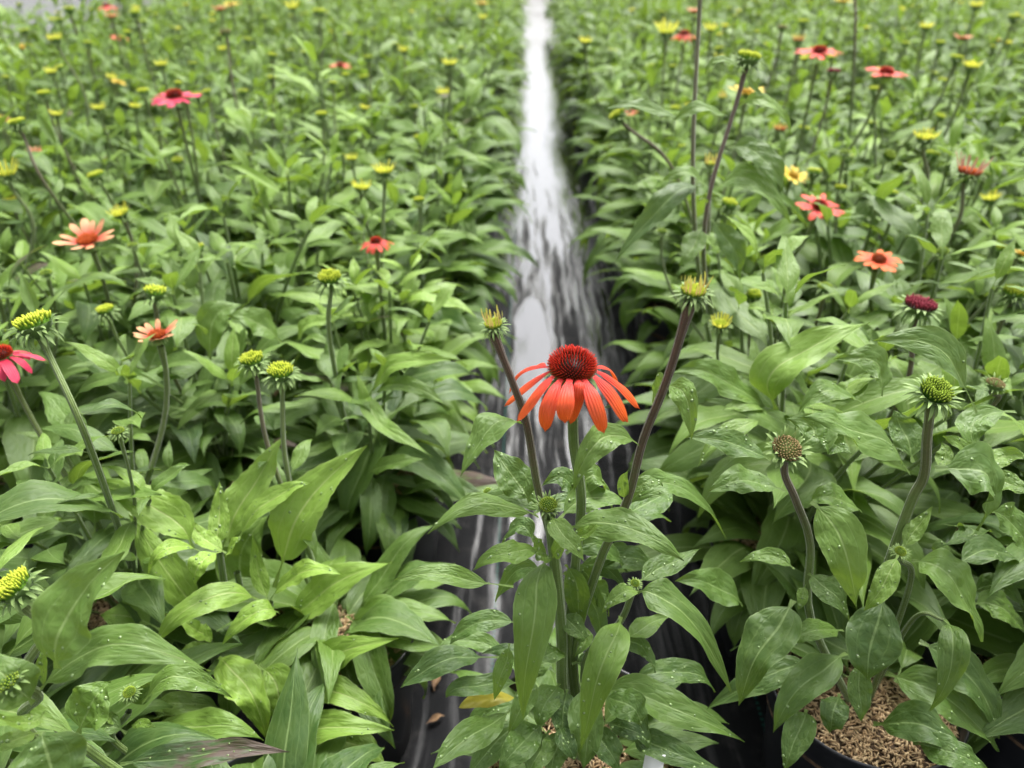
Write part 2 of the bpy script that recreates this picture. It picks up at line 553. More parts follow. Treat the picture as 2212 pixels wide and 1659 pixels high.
PET = {
    'hero': ramp_material('petal_orange_red', (0.70, 0.045, 0.042), (0.84, 0.125, 0.016), 0.42, 0.20, None, 0.0, True, 0, 0.10),
    'red': ramp_material('petal_red', (0.62, 0.045, 0.05), (0.74, 0.10, 0.05), 0.45, 0.22, None, 0.0, True),
    'orange': ramp_material('petal_orange', (0.70, 0.07, 0.03), (0.80, 0.17, 0.03), 0.45, 0.22, None, 0.0, True),
    'pink': ramp_material('petal_pink', (0.50, 0.016, 0.050), (0.60, 0.035, 0.095), 0.45, 0.22, None, 0.0, True),
    'salmon': ramp_material('petal_salmon', (0.60, 0.050, 0.035), (0.76, 0.42, 0.20), 0.45, 0.22, None, 0.0, True),
    'yellow': ramp_material('petal_yellow', (0.76, 0.50, 0.03), (0.80, 0.60, 0.08), 0.45, 0.22, None, 0.0, True),
    'lemon': ramp_material('petal_lemon', (0.66, 0.66, 0.06), (0.86, 0.82, 0.12), 0.5, 0.42, None, 0.0, True),
    'peach': ramp_material('petal_peach', (0.66, 0.36, 0.20), (0.74, 0.72, 0.14), 0.5, 0.3, None, 0.0, True),
    'blush': ramp_material('petal_blush', (0.52, 0.16, 0.12), (0.62, 0.34, 0.24), 0.5, 0.2, None, 0.0, True),
}

# ------------------------------------------------------------------ ground
def sheet(name, x0, x1, y0, y1, z, mat, nx=1, ny=1, amp=0.0):
    xs, ys = np.linspace(x0, x1, nx + 1), np.linspace(y0, y1, ny + 1)
    X, Y = np.meshgrid(xs, ys, indexing='ij')
    Z = np.full_like(X, z)
    if amp:
        Z = Z + amp * (np.sin(X * 19 + Y * 2.3) + np.sin(X * 7 - Y * 3.1 + 1) + 0.6 * np.sin(Y * 5.3 + X * 3)) / 2.6
    me = mk_mesh(name, np.stack([X, Y, Z], -1).reshape(-1, 3), [grid_faces(nx, ny)], None, mat)
    return tag(ob(name, me), kind='structure')


tag(sheet('ground', -150, 150, -20, 280, -0.016, GRAVEL), label='pale gravel ground beyond the plant beds')
tag(sheet('ground_cloth', -7, 7, -1.5, 26, 0.0, CLOTH, 280, 400, 0.0030), label='wet black woven ground cloth under the pots and in the aisle')

# ------------------------------------------------------------------ pot and mulch
POT_R, POT_H, SOIL = 0.084, 0.172, 0.155


def lathe(prof, seg=56, lobes=None):
    a = np.linspace(0, 2 * math.pi, seg + 1)
    pr = np.asarray(prof)
    P = np.stack([pr[:, 0][:, None] * np.cos(a), pr[:, 0][:, None] * np.sin(a), np.broadcast_to(pr[:, 1][:, None], (len(pr), seg + 1))], -1)
    if lobes is not None:
        P = lobes(P, pr, a)
    uv = np.stack([np.broadcast_to(np.linspace(0, 1, len(pr))[:, None], P.shape[:2]), np.broadcast_to(a[None] / 6.283, P.shape[:2])], -1)
    return P.reshape(-1, 3), [grid_faces(len(pr) - 1, seg)], uv.reshape(-1, 2)


def pot_mesh(seg):
    r, h = POT_R, POT_H
    pr = [(0.0, 0.004), (0.055, 0.004), (0.060, 0.0), (0.064, 0.003), (0.0745, h - 0.040), (0.0755, h - 0.034),
          (0.0785, h - 0.033), (0.0800, h - 0.030), (0.0795, h - 0.0265), (0.0808, h - 0.024), (0.0800, h - 0.0205), (0.0815, h - 0.018),
          (0.0808, h - 0.0145), (0.0822, h - 0.012), (0.0818, h - 0.008), (0.0838, h - 0.005), (r, h - 0.0018), (0.0832, h), (0.0818, h - 0.0012),
          (0.0800, h - 0.006), (0.0770, h - 0.035), (0.0640, 0.012)]

    def lob(P, pr_, a):                # faint flutes in the wall, notches of the rim
        f = 1 + 0.006 * np.cos(a * 12)[None, :] * ((pr_[:, 1] < h - 0.045) & (pr_[:, 1] > 0.01))[:, None]
        nz = 0.0022 * (np.abs(((a * 8 / 6.283) % 1) - 0.5) < 0.06)
        P[..., 0] *= f
        P[..., 1] *= f
        P[..., 2] -= nz[None] * ((pr_[:, 1] > h - 0.032) & (pr_[:, 1] < h - 0.02))[:, None] * 2
        return P
    v, f, u = lathe(pr, seg, lob)
    return mk_mesh('pot', v, f, u, POT)


POT_NEAR, POT_FAR = pot_mesh(72), pot_mesh(20)


def mulch_mesh(n, seed):
    r = np.random.default_rng(seed)
    parts, lr = [], []
    # bed of mix beneath the hulls, slightly mounded
    a = np.linspace(0, 2 * math.pi, 33)
    rad = np.array([0.0, 0.02, 0.04, 0.06, 0.076, 0.079])
    zz = np.array([0.004, 0.003, 0.001, 0.0, -0.002, -0.02])
    P = np.stack([rad[:, None] * np.cos(a), rad[:, None] * np.sin(a), np.broadcast_to(zz[:, None], (6, 33))], -1).reshape(-1, 3)
    bedf = grid_faces(5, 32)
    parts.append((P, [bedf], np.zeros((len(P), 2))))
    lr.append(np.zeros(len(P)))
    for i in range(n):
        q = 0.0775 * math.sqrt(r.random())
        an = r.uniform(0, 6.283)
        L, W = r.uniform(0.0028, 0.0044), r.uniform(0.0007, 0.0011)
        az, ti, ro = r.uniform(0, 6.283), r.normal(0, 0.30), r.uniform(0, 6.283)
        M = np.array(Matrix.Rotation(az, 3, 'Z') @ Matrix.Rotation(ti, 3, 'Y') @ Matrix.Rotation(ro, 3, 'X'))
        b = np.array([(-L, 0, 0), (-L * .4, W, 0), (-L * .4, 0, W * .8), (-L * .4, -W, 0), (-L * .4, 0, -W * .5),
                      (L * .5, W * .9, 0), (L * .5, 0, W * .8), (L * .5, -W * .9, 0), (L * .5, 0, -W * .5), (L, 0, 0)])
        ctr = np.array((q * math.cos(an), q * math.sin(an), 0.004 * (1 - (q / 0.078) ** 2) + r.uniform(0.0002, 0.0035)))
        v = b @ M.T + ctr
        tri = np.array([(0, 2, 1), (0, 3, 2), (0, 4, 3), (0, 1, 4), (9, 5, 6), (9, 6, 7), (9, 7, 8), (9, 8, 5)])
        quad = np.array([(1, 2, 6, 5), (2, 3, 7, 6), (3, 4, 8, 7), (4, 1, 5, 8)])
        parts.append((v, [quad, tri], np.zeros((10, 2))))
        lr.append(np.full(10, r.random()))
    v, f, u = merge(parts)
    # material index: first quads are the bed
    fm = np.concatenate([np.r_[np.zeros(len(bedf)), np.ones(len(x) - len(bedf))] if x.shape[1] == 4 else np.ones(len(x)) for x in f])
    return mk_mesh('mulch', v, f, None, [PEAT, HULL], {'lr': np.concatenate(lr)}, smooth=False, fmat=fm)


MULCH_NEAR = [mulch_mesh(2600, 3), mulch_mesh(2600, 4)]
MULCH_FAR = [mulch_mesh(160, 5)]

# ------------------------------------------------------------------ leaf library
LIB, LIBM, LOW, LIBP = [], [], [], []
_r = random.Random(5)
for di, droop in enumerate((35, 62, 90, 120)):
    for q in range(6):
        Dr = R(droop + _r.uniform(-8, 8))
        n = 12
        ang, p, pts = 0.0, np.zeros(3), [np.zeros(3)]
        side = _r.uniform(-0.5, 0.5)
        for i in range(n):
            f = (i + 0.5) / n
            ang = -Dr * f ** 1.15
            b = side * f
            p = p + np.array((math.cos(ang) * math.cos(b), math.cos(ang) * math.sin(b), math.sin(ang))) / n
            pts.append(p.copy())
        pts = np.array(pts)
        # cubic fit through thirds
        cp = [pts[0], pts[0] + (pts[1] - pts[0]) * n / 3.0, pts[-1] - (pts[-1] - pts[-2]) * n / 3.0, pts[-1]]
        par = dict(wig=_r.uniform(.012, .035), width=_r.uniform(0.19, 0.285), fold=_r.uniform(0.0, 0.55), cup=_r.uniform(0.0, 0.35), rip=_r.uniform(0.03, 0.16),
                   twist=_r.uniform(-0.7, 0.7), pet=_r.uniform(0.10, 0.2), pk=_r.uniform(0.30, 0.42), tipx=_r.uniform(1.05, 1.45), seed=di * 10 + q,
                   teeth=_r.choice((0, 0.07, 0.14)))
        LIBP.append((cp, par))
        v, f, u = leaf_arrays(cp, nh=(0, 0, 1), nu=20, nv=8, bump=0.03, **par)
        LIB.append(mk_mesh('leaf', v, f, u, LEAF))
        v, f, u = leaf_arrays(cp, nh=(0, 0, 1), nu=12, nv=6, **{**par, 'teeth': 0})
        LIBM.append(mk_mesh('leaf', v, f, u, LEAF_FAR))
        LOW.append((leaf_arrays(cp, nh=(0, 0, 1), nu=8, nv=4, **{**par, 'teeth': 0}), leaf_arrays(cp, nh=(0, 0, 1), nu=5, nv=2, **{**par, 'teeth': 0})))


def lm(pos, az, pitch, roll, L, wide=1.0):
    return np.array(Matrix.Translation(pos) @ Matrix.Rotation(az, 4, 'Z') @ Matrix.Rotation(-pitch, 4, 'Y') @ Matrix.Rotation(roll, 4, 'X') @ Matrix.Diagonal((L, L * wide, L, 1)))


def pick(r, lo, hi):
    return r.randrange(lo * 6, hi * 6 + 6)


def make_template(seed, nb=13, ns=5, hscale=1.0):
    r = random.Random(seed)
    leaves, stems, tips = [], [], []
    a0 = r.uniform(0, 6.28)
    for i in range(nb):
        az = a0 + i * 2.4 + r.uniform(-.3, .3)
        q = r.uniform(0.008, 0.03)
        leaves.append((pick(r, 1, 3), lm((q * math.cos(az), q * math.sin(az), 0), az, R(r.uniform(18, 74)), r.uniform(-.35, .35), r.uniform(0.135, 0.205), r.uniform(.85, 1.1)), r.uniform(0, 0.12)))
    for i in range(ns):
        az = a0 + i * 6.28 / ns + r.uniform(-.5, .5)
        lean = R(r.uniform(3, 24))
        H = r.uniform(0.15, 0.26) * hscale
        b = np.array((0.018 * math.cos(az), 0.018 * math.sin(az), 0.0))
        d = np.array((math.sin(lean) * math.cos(az), math.sin(lean) * math.sin(az), math.cos(lean)))
        top = b + d * H + np.array((0, 0, 0.01))
        pts = bez([b, b + np.array((0, 0, H * .45)) + 0.3 * (d * H - np.array((0, 0, H))) * .3, top], np.linspace(0, 1, 8))
        stems.append((pts, 0.0030, 0.0018))
        la = r.uniform(0, 6.28)
        k = r.choice((4, 5, 5, 6))
        for j in range(k):
            f = 0.30 + 0.62 * j / (k - 1) + r.uniform(-.04, .04)
            la += 2.4 + r.uniform(-.35, .35)
            pos = pts[min(7, int(f * 7))]
            L = (0.175 - 0.065 * f) * r.uniform(.85, 1.2)
            leaves.append((pick(r, 0 if f > .7 else 1, 2 if f > .7 else 3), lm(pos, la, R(r.uniform(10, 50) + 12 * f), r.uniform(-.4, .4), L, r.uniform(.85, 1.15)), max(0, r.uniform(-.1, .22) + 0.12 * (f > .7))))
        for j in range(3):
            la += 2.1
            leaves.append((pick(r, 0, 1), lm(pts[-1], la, R(r.uniform(38, 78)), r.uniform(-.3, .3), r.uniform(0.045, 0.078)), r.uniform(.12, .5)))
        tips.append((pts[-1], d))
    return leaves, stems, tips


NT_PL = 14
TEMPL = [make_template(100 + i, nb=rng.choice((17, 20, 22)), ns=rng.choice((5, 5, 6))) for i in range(NT_PL)]


def stem_mesh(pts, r0, r1, sides=8, flare=0.0):
    v, f, u = tube_arrays(pts, r0, r1, sides, flare)
    return mk_mesh('stem', v, f, u, STEM)


TEMPL_STEM = [[stem_mesh(*s, sides=6) for s in t[1]] for t in TEMPL]


def join_foliage(t, lod, every=1):
    vs, fs, us, lr, yg, n = [], [], [], [], [], 0
    rr = random.Random(1)
    for i, (k, M, y) in enumerate(t[0]):
        if i % every:
            continue
        v, f, u = LOW[k][lod]
        vs.append(v @ M[:3, :3].T + M[:3, 3])
        fs.append(f[0] + n)
        us.append(u)
        lr.append(np.full(len(v), rr.random()))
        yg.append(np.full(len(v), y))
        n += len(v)
    return np.concatenate(vs), np.concatenate(fs), np.concatenate(us), np.concatenate(lr), np.concatenate(yg)


FOL = []
for t in TEMPL:
    v, f, u, a, y = join_foliage(t, 0)
    FOL.append(mk_mesh('foliage', v, [f], u, LEAF_FAR, {'lr': a, 'young': y}))

# ------------------------------------------------------------------ flower heads (unit: disc radius 1, axis +Z)
def strip(cp, width, n=4, nv=2, nh=(0, 0, 1), fold=0.3, pk=0.35, tipx=0.9, seed=0):
    return leaf_arrays(cp, width, nh, nu=n, nv=nv, seed=seed, fold=fold, cup=0, rip=0.0, pet=0.0, pk=pk, tipx=tipx, petw=0.3)


_cache = {}


def bracts_mesh(style, det):
    key = ('b', style, det)
    if key in _cache:
        return _cache[key]
    r = random.Random(hash(key) % 1000 if False else len(_cache) * 7 + 3)
    parts = []
    pr = [(0.16, -1.05), (0.24, -0.85), (0.50, -0.62), (0.85, -0.32), (1.0, -0.05), (0.97, 0.06)]
    parts.append(lathe(pr, 20 if det < 2 else 10))
    parts[-1] = (parts[-1][0], parts[-1][1], parts[-1][2] * 0.0 + 0.05)
    rows = {'spread': [(17, .92, -.12, 40, 1.2), (16, .85, -.3, 10, 1.35), (14, .70, -.48, -28, 1.3)],
            'recurve': [(16, .95, -.05, 32, 1.0), (16, .88, -.28, 2, 1.15), (13, .70, -.5, -42, 1.1)],
            'closed': [(12, .95, .0, 78, 1.15), (13, .95, -.15, 45, 1.05), (12, .8, -.35, 5, 1.0)],
            'under': [(18, .9, -.25, -15, .7), (14, .75, -.45, -45, .7)]}[style]
    for cnt, rad, z, el, L in rows:
        if det == 2:
            cnt = cnt * 2 // 3
        for i in range(cnt):
            az = 6.283 * i / cnt + r.uniform(-.12, .12)
            e = R(el + r.uniform(-18, 18))
            l = L * r.uniform(.8, 1.15)
            ca, sa = math.cos(az), math.sin(az)
            def pt(q, zz):
                return np.array((q * ca, q * sa, zz))
            p0 = pt(rad * .9, z)
            d1 = pt(math.cos(e), math.sin(e))
            e2 = e - R(r.uniform(25, 80))
            d2 = pt(math.cos(e2), math.sin(e2))
            cp = [p0, p0 + d1 * l * .5, p0 + d1 * l * .5 + d2 * l * .5]
            parts.append(strip(cp, 0.23 * r.uniform(.85, 1.25), 4 if det < 2 else 2, 2, nh=pt(-math.sin(e), math.cos(e)), seed=i))
    v, f, u = merge(parts)
    _cache[key] = mk_mesh('flower_head', v, f, u, BRACT)
    return _cache[key]


def disc_mesh(kind, shape, det):
    key = ('d', kind, shape, det)
    if key in _cache:
        return _cache[key]
    N = (430, 200, 80)[det] if shape == 'dome' else (130, 90, 45)[det]
    r = random.Random(9)
    Hd = {'dome': 0.84, 'flat': 0.30, 'donut': 0.34, 'bud': 0.55}[shape]

    def surf(q):                       # q: 0 centre .. 1 rim -> radius, height, normal elevation
        if shape == 'dome':
            th = q * R(108)
            return math.sin(th) * 0.98, Hd * (math.cos(th) * .62 + .30), R(90) - th
        if shape == 'donut':
            z = 0.10 + 0.36 * math.sin(min(q, .97) ** 1.3 * math.pi * .98) ** .8
            return q * .98, z, R(90 - 70 * max(0, q - .35) / .65)
        if shape == 'bud':
            th = q * R(88)
            return math.sin(th) * .95, Hd * math.cos(th), R(90) - th
        return q * .98, Hd * (1 - q ** 3) * .6 + .1, R(90 - 60 * q ** 2)
    parts = []
    prof = []
    for i in range(9):
        rr, zz, _ = surf(max(0.001, i / 8))
        prof.append((rr * .90, zz - .12))
    prof.append((prof[-1][0] * .9, -0.1))
    lv, lf, lu = lathe(prof[::-1], 22)
    parts.append((lv, lf, lu * 0.0))
    for i in range(N):
        q = math.sqrt((i + .5) / N) if shape != 'dome' else math.acos(1 - (i + .5) / N * (1 - math.cos(R(108)))) / R(108)
        az = i * 2.39996
        rr, zz, el = surf(q)
        el2 = el + (R(90) - el) * (0.30 if shape == 'dome' else .62)
        c, s = math.cos(az), math.sin(az)
        d = np.array((math.cos(el2) * c, math.cos(el2) * s, math.sin(el2)))
        b = np.array((rr * c * .95, rr * s * .95, zz - .05))
        if shape == 'dome':
            L = (0.26 + 0.16 * math.sin(min(1, q * 1.2) * math.pi)) * (0.75 + .3 * r.random())
            W = (0.036, 0.060, 0.10)[det]
            tipw = .40
        else:
            L = (0.22 + 0.22 * q) * r.uniform(.8, 1.2) * (0.6 if shape == 'bud' else 1)
            W = (0.075, 0.085, 0.12)[det]
            tipw = .50
        t1 = np.array((-s, c, 0))
        t2 = np.cross(d, t1)
        k = 4
        ring0 = [b + W * (t1 * math.cos(x) + t2 * math.sin(x)) for x in np.arange(k) * 6.283 / k]
        ring1 = [b + d * L * .75 + W * (t1 * math.cos(x) + t2 * math.sin(x)) * tipw * 1.5 for x in np.arange(k) * 6.283 / k]
        vv = np.array(ring0 + ring1 + [b + d * L])
        qd = np.array([(j, (j + 1) % k, k + (j + 1) % k, k + j) for j in range(k)])
        tr = np.array([(k + j, k + (j + 1) % k, 2 * k) for j in range(k)])
        uu = np.array([(0, q)] * k + [(.78, q)] * k + [(1, q)])
        parts.append((vv, [qd, tr], uu))
    v, f, u = merge(parts)
    _cache[key] = mk_mesh('cone', v, f, u, DISC[kind], smooth=False)
    return _cache[key]


def petal_mesh(kind, el0, el1, width, var, det):
    """unit length petal leaving along +X at elevation el0 and bending to el1"""
    key = ('p', kind, el0, el1, width, var, det)
    if key in _cache:
        return _cache[key]
    r = random.Random(var * 17 + 1)
    e0, e1 = R(el0 + r.uniform(-8, 8)), R(el1 + r.uniform(-14, 14))
    b = r.uniform(-.15, .15)
    p0 = np.zeros(3)
    p1 = np.array((math.cos(e0), 0, math.sin(e0))) * .5
    p2 = p1 + np.array((math.cos(e1) * math.cos(b), math.sin(b), math.sin(e1))) * .5
    v, f, u = leaf_arrays([p0, p1, p2], width, (-math.sin(e0), 0, math.cos(e0) + 1e-3), nu=(16, 10, 5)[det], nv=(8, 4, 2)[det], seed=var, fold=0.0, cup=r.uniform(-.1, .25), rip=0.03,
                          pet=0.0, pk=0.55, tipx=0.42, petw=0.25, twist=r.uniform(-.4, .4))
    _cache[key] = mk_mesh('petal', v, f, u, PET[kind])
    return _cache[key]


# type: (bracts, disc kind, disc shape, disc radius / half width, petals: (kind, count, length/half width, el0, el1, width ratio, radius where they leave))
HEADS = {
    'yg': ('recurve', 'yg', 'donut', .56, None),
    'ygspread': ('spread', 'yg', 'donut', .55, None),
    'green': ('spread', 'green', 'donut', .55, None),
    'maroon': ('recurve', 'maroon', 'flat', .66, None),
    'brown': ('closed', 'brown', 'bud', .52, None),
    'star': ('spread', 'green', 'bud', .40, None),
    'closed': ('closed', 'green', 'bud', .55, None),
    'up': ('spread', 'yg', 'flat', .42, ('peach', 13, .85, 78, 94, .13, .96)),
    'upblush': ('spread', 'yg', 'flat', .45, ('peach', 15, .80, 76, 95, .13, .96)),
    'upyellow': ('recurve', 'yg', 'flat', .52, ('lemon', 22, .72, 48, 66, .18, .9)),
    'half': ('recurve', 'rust', 'flat', .55, ('blush', 14, 1.05, 62, 68, .13, .95)),
    'halfyellow': ('recurve', 'yg', 'flat', .45, ('lemon', 14, 1.05, 50, 62, .15, .95)),
    'halforange': ('recurve', 'rust', 'flat', .5, ('peach', 14, .8, 55, 62, .15, .95)),
    'red': ('under', 'red', 'dome', .27, ('red', 13, .80, 8, -14, .35, .85)),
    'reddroop': ('under', 'red', 'dome', .27, ('red', 12, .85, -5, -50, .28, .85)),
    'orange': ('under', 'rust', 'dome', .27, ('orange', 13, .80, 12, -14, .35, .85)),
    'pink': ('under', 'red', 'dome', .28, ('pink', 14, .80, 4, -16, .35, .85)),
    'magenta': ('under', 'red', 'dome', .27, ('pink', 11, .95, -10, -62, .26, .85)),
    'salmon': ('under', 'rust', 'flat', .34, ('salmon', 12, .82, 24, 30, .34, .85)),
    'yellow': ('under', 'ochre', 'flat', .30, ('yellow', 12, .80, 16, 6, .35, .9)),
}


def axis_matrix(p, axis, spin, s):
    z = unit(axis)
    x = unit(np.cross((0.13, 1, 0.07), z))
    y = np.cross(z, x)
    M = np.eye(4)
    M[:3, :3] = np.stack([x, y, z], 1)
    M[:3, 3] = p
    return np.array(Matrix(M) @ Matrix.Rotation(spin, 4, 'Z') @ Matrix.Scale(s, 4))


def add_head(parent, origin, pos, axis, width, typ, det, seed):
    """a head of overall width (metres) at world point pos; origin is the parent's location"""
    br, dk, ds, rr, pet = HEADS[typ]
    r = random.Random(seed)
    s = width * .5 * rr
    h = ob('flower_head', bracts_mesh(br, det), parent, axis_matrix(np.asarray(pos) - origin, axis, r.uniform(0, 6.28), s))
    ob('cone', disc_mesh(dk, ds, det), h)
    if pet:
        kind, n, L, e0, e1, wr, rad = pet
        for i in range(n):
            if typ in ('red', 'orange', 'salmon', 'yellow') and r.random() < .06:
                continue
            az = 6.283 * (i + r.uniform(-.25, .25)) / n
            l = L / rr * (r.uniform(.6, 1.15) if typ.startswith('up') else r.uniform(.82, 1.12))
            me = petal_mesh(kind, e0, e1, wr, r.randrange(5), min(det, 1) if det < 2 else 2)
            M = Matrix.Rotation(az, 4, 'Z') @ Matrix.Translation((rad * .9, 0, 0.0)) @ Matrix.Rotation(R(r.uniform(-9, 9)), 4, 'Y') @ Matrix.Diagonal((l, l * r.uniform(.9, 1.12), l, 1))
            ob('petal', me, h, M)
    return h


# ------------------------------------------------------------------ where the pots stand
PLANTS = []      # dicts: x, y, side, col, row
DX, DYL, DYR = 0.205, 0.212, 0.203
for c in range(0, 22):
    for j in range(-2, 40):
        x = -0.184 - DX * c
        y = 0.525 + DYL * j + (0.5 * DYL if c % 2 else 0) * 0.25
        PLANTS.append(dict(x=x, y=y, side='left', col=c, row=j))
        x = 0.292 + DX * c
        y = 0.445 + DYR * j + (0.5 * DYR if c % 2 else 0) * 0.3
        PLANTS.append(dict(x=x, y=y, side='right', col=c, row=j))


def in_view(x, y, z, m):
    p = np.array((x, y, z)) - EYE
    q = _rot.T @ p
    if -q[2] < 0.05:
        return False
    px, py = q[0] / -q[2] * FPX, -q[1] / -q[2] * FPX
    return abs(px) < 1106 + m / -q[2] and abs(py) < 830 + m / -q[2]


keep = []
for p in PLANTS:
    if p['y'] < 0.22 or p['y'] > 7.6 or (p['side'] == 'right' and p['row'] < 0):
        continue
    if p['side'] == 'left' and p['x'] < -2.25 and p['y'] > 3.5 + 0.3 * (p['x'] + 2.25):
        continue
    if not (in_view(p['x'], p['y'], 0.42, 170) or in_view(p['x'], p['y'], 0.30, 170)):
        continue
    k = p['side'] == 'left'
    p['x'] += rng.uniform(-.012, .012) * (0 if p['y'] < .6 else 1)
    p['y'] += rng.uniform(-.014, .014) * (0 if p['y'] < .6 else 1)
    p['d'] = math.hypot(p['x'], p['y'])
    keep.append(p)
PLANTS = sorted(keep, key=lambda p: p['d'])
MAIN = dict(x=0.048, y=0.402, side='aisle', col=0, row=0, d=0.3)
for p in PLANTS:
    p['heads'] = []
MAIN['heads'] = []


def find(side, col, row):
    for p in PLANTS:
        if p['side'] == side and p['col'] == col and p['row'] == row:
            return p


LP, RP, NL = find('left', 0, 0), find('right', 0, 0), find('left', 0, -1)
RP['x'], RP['y'] = 0.304, 0.464
print('pots in view', len(PLANTS), 'LP', LP and (LP['x'], LP['y']), 'RP', RP and (RP['x'], RP['y']), 'NL', NL and (NL['x'], NL['y']))

# ------------------------------------------------------------------ flower heads seen in the photograph: px, py, width px, type, real width, tilt (dx, dy), stem colour (0 green .. 1 purple)
SEEN = [
    # left bed
    (75, 703, 128, 'yg', .042, (-.25, .1), .1), (545, 780, 85, 'yg', .040, (-.1, 0), .8), (606, 806, 92, 'yg', .038, (.05, 0), .2),
    (712, 603, 85, 'ygspread', .040, (0, -.1), .1), (228, 672, 62, 'ygspread', .034, (-.1, 0), .1), (830, 372, 66, 'upyellow', .040, (0, 0), .1),
    (190, 520, 122, 'salmon', .066, (0, -.25), .3), (340, 725, 105, 'salmon', .052, (0, -.1), .2), (377, 208, 108, 'pink', .080, (0, -.1), .3),
    (2, 770, 170, 'magenta', .070, (-.1, 0), .3), (812, 522, 80, 'reddroop', .055, (0, 0), .3), (15, 378, 70, 'halfyellow', .045, (0, 0), .2),
    (38, 268, 60, 'ygspread', .038, (-.2, 0), .8), (4, 262, 45, 'salmon', .05, (0, 0), .3), (76, 332, 45, 'salmon', .05, (0, -.3), .3),
    (208, 382, 58, 'ygspread', .038, (-.25, 0), .2), (286, 530, 50, 'star', .034, (0, 0), .2), (120, 86, 46, 'upyellow', .042, (-.1, 0), .3),
    (487, 70, 46, 'brown', .040, (-.1, 0), .9), (690, 28, 44, 'ygspread', .040, (0, 0), .6), (214, 235, 44, 'upyellow', .040, (0, 0), .2),
    (349, 141, 40, 'upyellow', .040, (0, 0), .2), (45, 104, 50, 'yellow', .065, (0, -.1), .2), (230, 13, 50, 'reddroop', .075, (0, 0), .3),
    (242, 36, 36, 'salmon', .05, (0, 0), .3), (292, 30, 40, 'ygspread', .04, (0, 0), .4), (500, 11, 42, 'yellow', .065, (0, -.1), .2),
    (632, 18, 40, 'halfyellow', .05, (0, 0), .2), (255, 178, 32, 'yellow', .05, (.5, 0), .2), (735, 142, 54, 'red', .065, (0, 0), .3),
    (972, 140, 46, 'upyellow', .042, (0, 0), .2), (957, 203, 42, 'upyellow', .040, (0, 0), .2), (895, 234, 34, 'ygspread', .034, (0, 0), .6),
    (905, 300, 40, 'ygspread', .034, (0, 0), .2), (760, 344, 40, 'upyellow', .036, (0, 0), .2), (905, 434, 40, 'ygspread', .034, (0, 0), .2),
    (695, 250, 44, 'ygspread', .036, (0, 0), .3), (536, 336, 44, 'star', .036, (0, 0), .2), (310, 200, 44, 'ygspread', .038, (0, 0), .3),
    (95, 205, 46, 'ygspread', .038, (0, 0), .6), (400, 212, 46, 'ygspread', .036, (0, 0), .4), (340, 282, 44, 'star', .036, (0, 0), .4), (150, 22, 40, 'ygspread', .04, (0, 0), .8),
    (100, 590, 60, 'star', .038, (0, 0), .2), (475, 20, 40, 'salmon', .05, (0, 0), .2), (1040, 8, 36, 'yellow', .06, (0, 0), .2), (740, 335, 32, 'star', .03, (0, 0), .2),
    (255, 932, 66, 'star', .036, (0, 0), .1), (258, 82, 40, 'red', .06, (.3, 0), .2),
    # right bed
    (1440, 72, 62, 'halfyellow', .055, (0, 0), .4), (1478, 74, 70, 'reddroop', .075, (0, 0), .4), (1265, 92, 42, 'upyellow', .042, (0, 0), .2),
    (1770, 112, 98, 'red', .078, (0, -.1), .2), (1914, 158, 98, 'red', .076, (.1, -.1), .2), (1616, 128, 84, 'ygspread', .043, (.15, 0), 1.0),
    (1335, 250, 62, 'ygspread', .040, (-.7, 0), .9), (1536, 356, 64, 'up', .040, (0, 0), .6), (1612, 200, 84, 'yellow', .064, (0, -.1), .3),
    (1800, 156, 42, 'maroon', .036, (0, 0), .7), (2098, 146, 54, 'upyellow', .042, (.05, 0), .2), (2066, 128, 46, 'ygspread', .040, (.1, 0), .3),
    (2080, 83, 44, 'salmon', .05, (0, 0), .2), (2154, 86, 30, 'yellow', .05, (0, 0), .2), (2108, 14, 42, 'upyellow', .042, (0, 0), .2),
    (1822, 3, 46, 'yellow', .06, (0, 0), .3), (1890, 196, 46, 'ygspread', .040, (0, 0), .2), (1998, 300, 66, 'upyellow', .044, (0, 0), .5),
    (1920, 338, 50, 'green', .038, (.2, -.5), .2), (1685, 280, 46, 'halforange', .042, (0, 0), .3), (2092, 375, 82, 'half', .050, (.1, 0), .6),
    (1714, 380, 68, 'yellow', .055, (.2, -.4), .2), (1770, 447, 112, 'red', .070, (.1, -.3), .2), (1898, 562, 104, 'orange', .062, (0, -.15), .2),
    (1815, 408, 44, 'ygspread', .034, (0, 0), .2), (1897, 440, 48, 'ygspread', .034, (.1, 0), .2), (2204, 548, 60, 'yellow', .06, (.3, 0), .2),
    (1556, 702, 62, 'upyellow', .036, (0, -.1), .2), (1986, 662, 98, 'maroon', .044, (.1, 0), .9), (2150, 830, 72, 'brown', .034, (.15, 0), .7),
    (2190, 635, 84, 'ygspread', .042, (.1, 0), .5), (1360, 242, 40, 'red', .05, (0, 0), .2), (1560, 212, 44, 'up', .036, (0, 0), .2),
    (1690, 60, 40, 'brown', .036, (0, 0), .6), (1725, 88, 40, 'halforange', .036, (0, 0), .4), (1735, 50, 40, 'ygspread', .036, (0, 0), .3),
    (1825, 330, 56, 'star', .038, (0, 0), .3), (2190, 40, 44, 'ygspread', .036, (0, 0), .3), (1905, 150, 30, 'yellow', .04, (0, 0), .2),
    (2030, 95, 36, 'ygspread', .036, (0, 0), .3), (1500, 25, 40, 'salmon', .04, (0, 0), .4), (1535, 65, 36, 'halfyellow', .04, (0, 0), .4),
    (1700, 600, 54, 'star', .036, (0, 0), .2), (1430, 500, 50, 'star', .034, (0, 0), .2), (2000, 60, 40, 'upyellow', .04, (0, 0), .2),
]
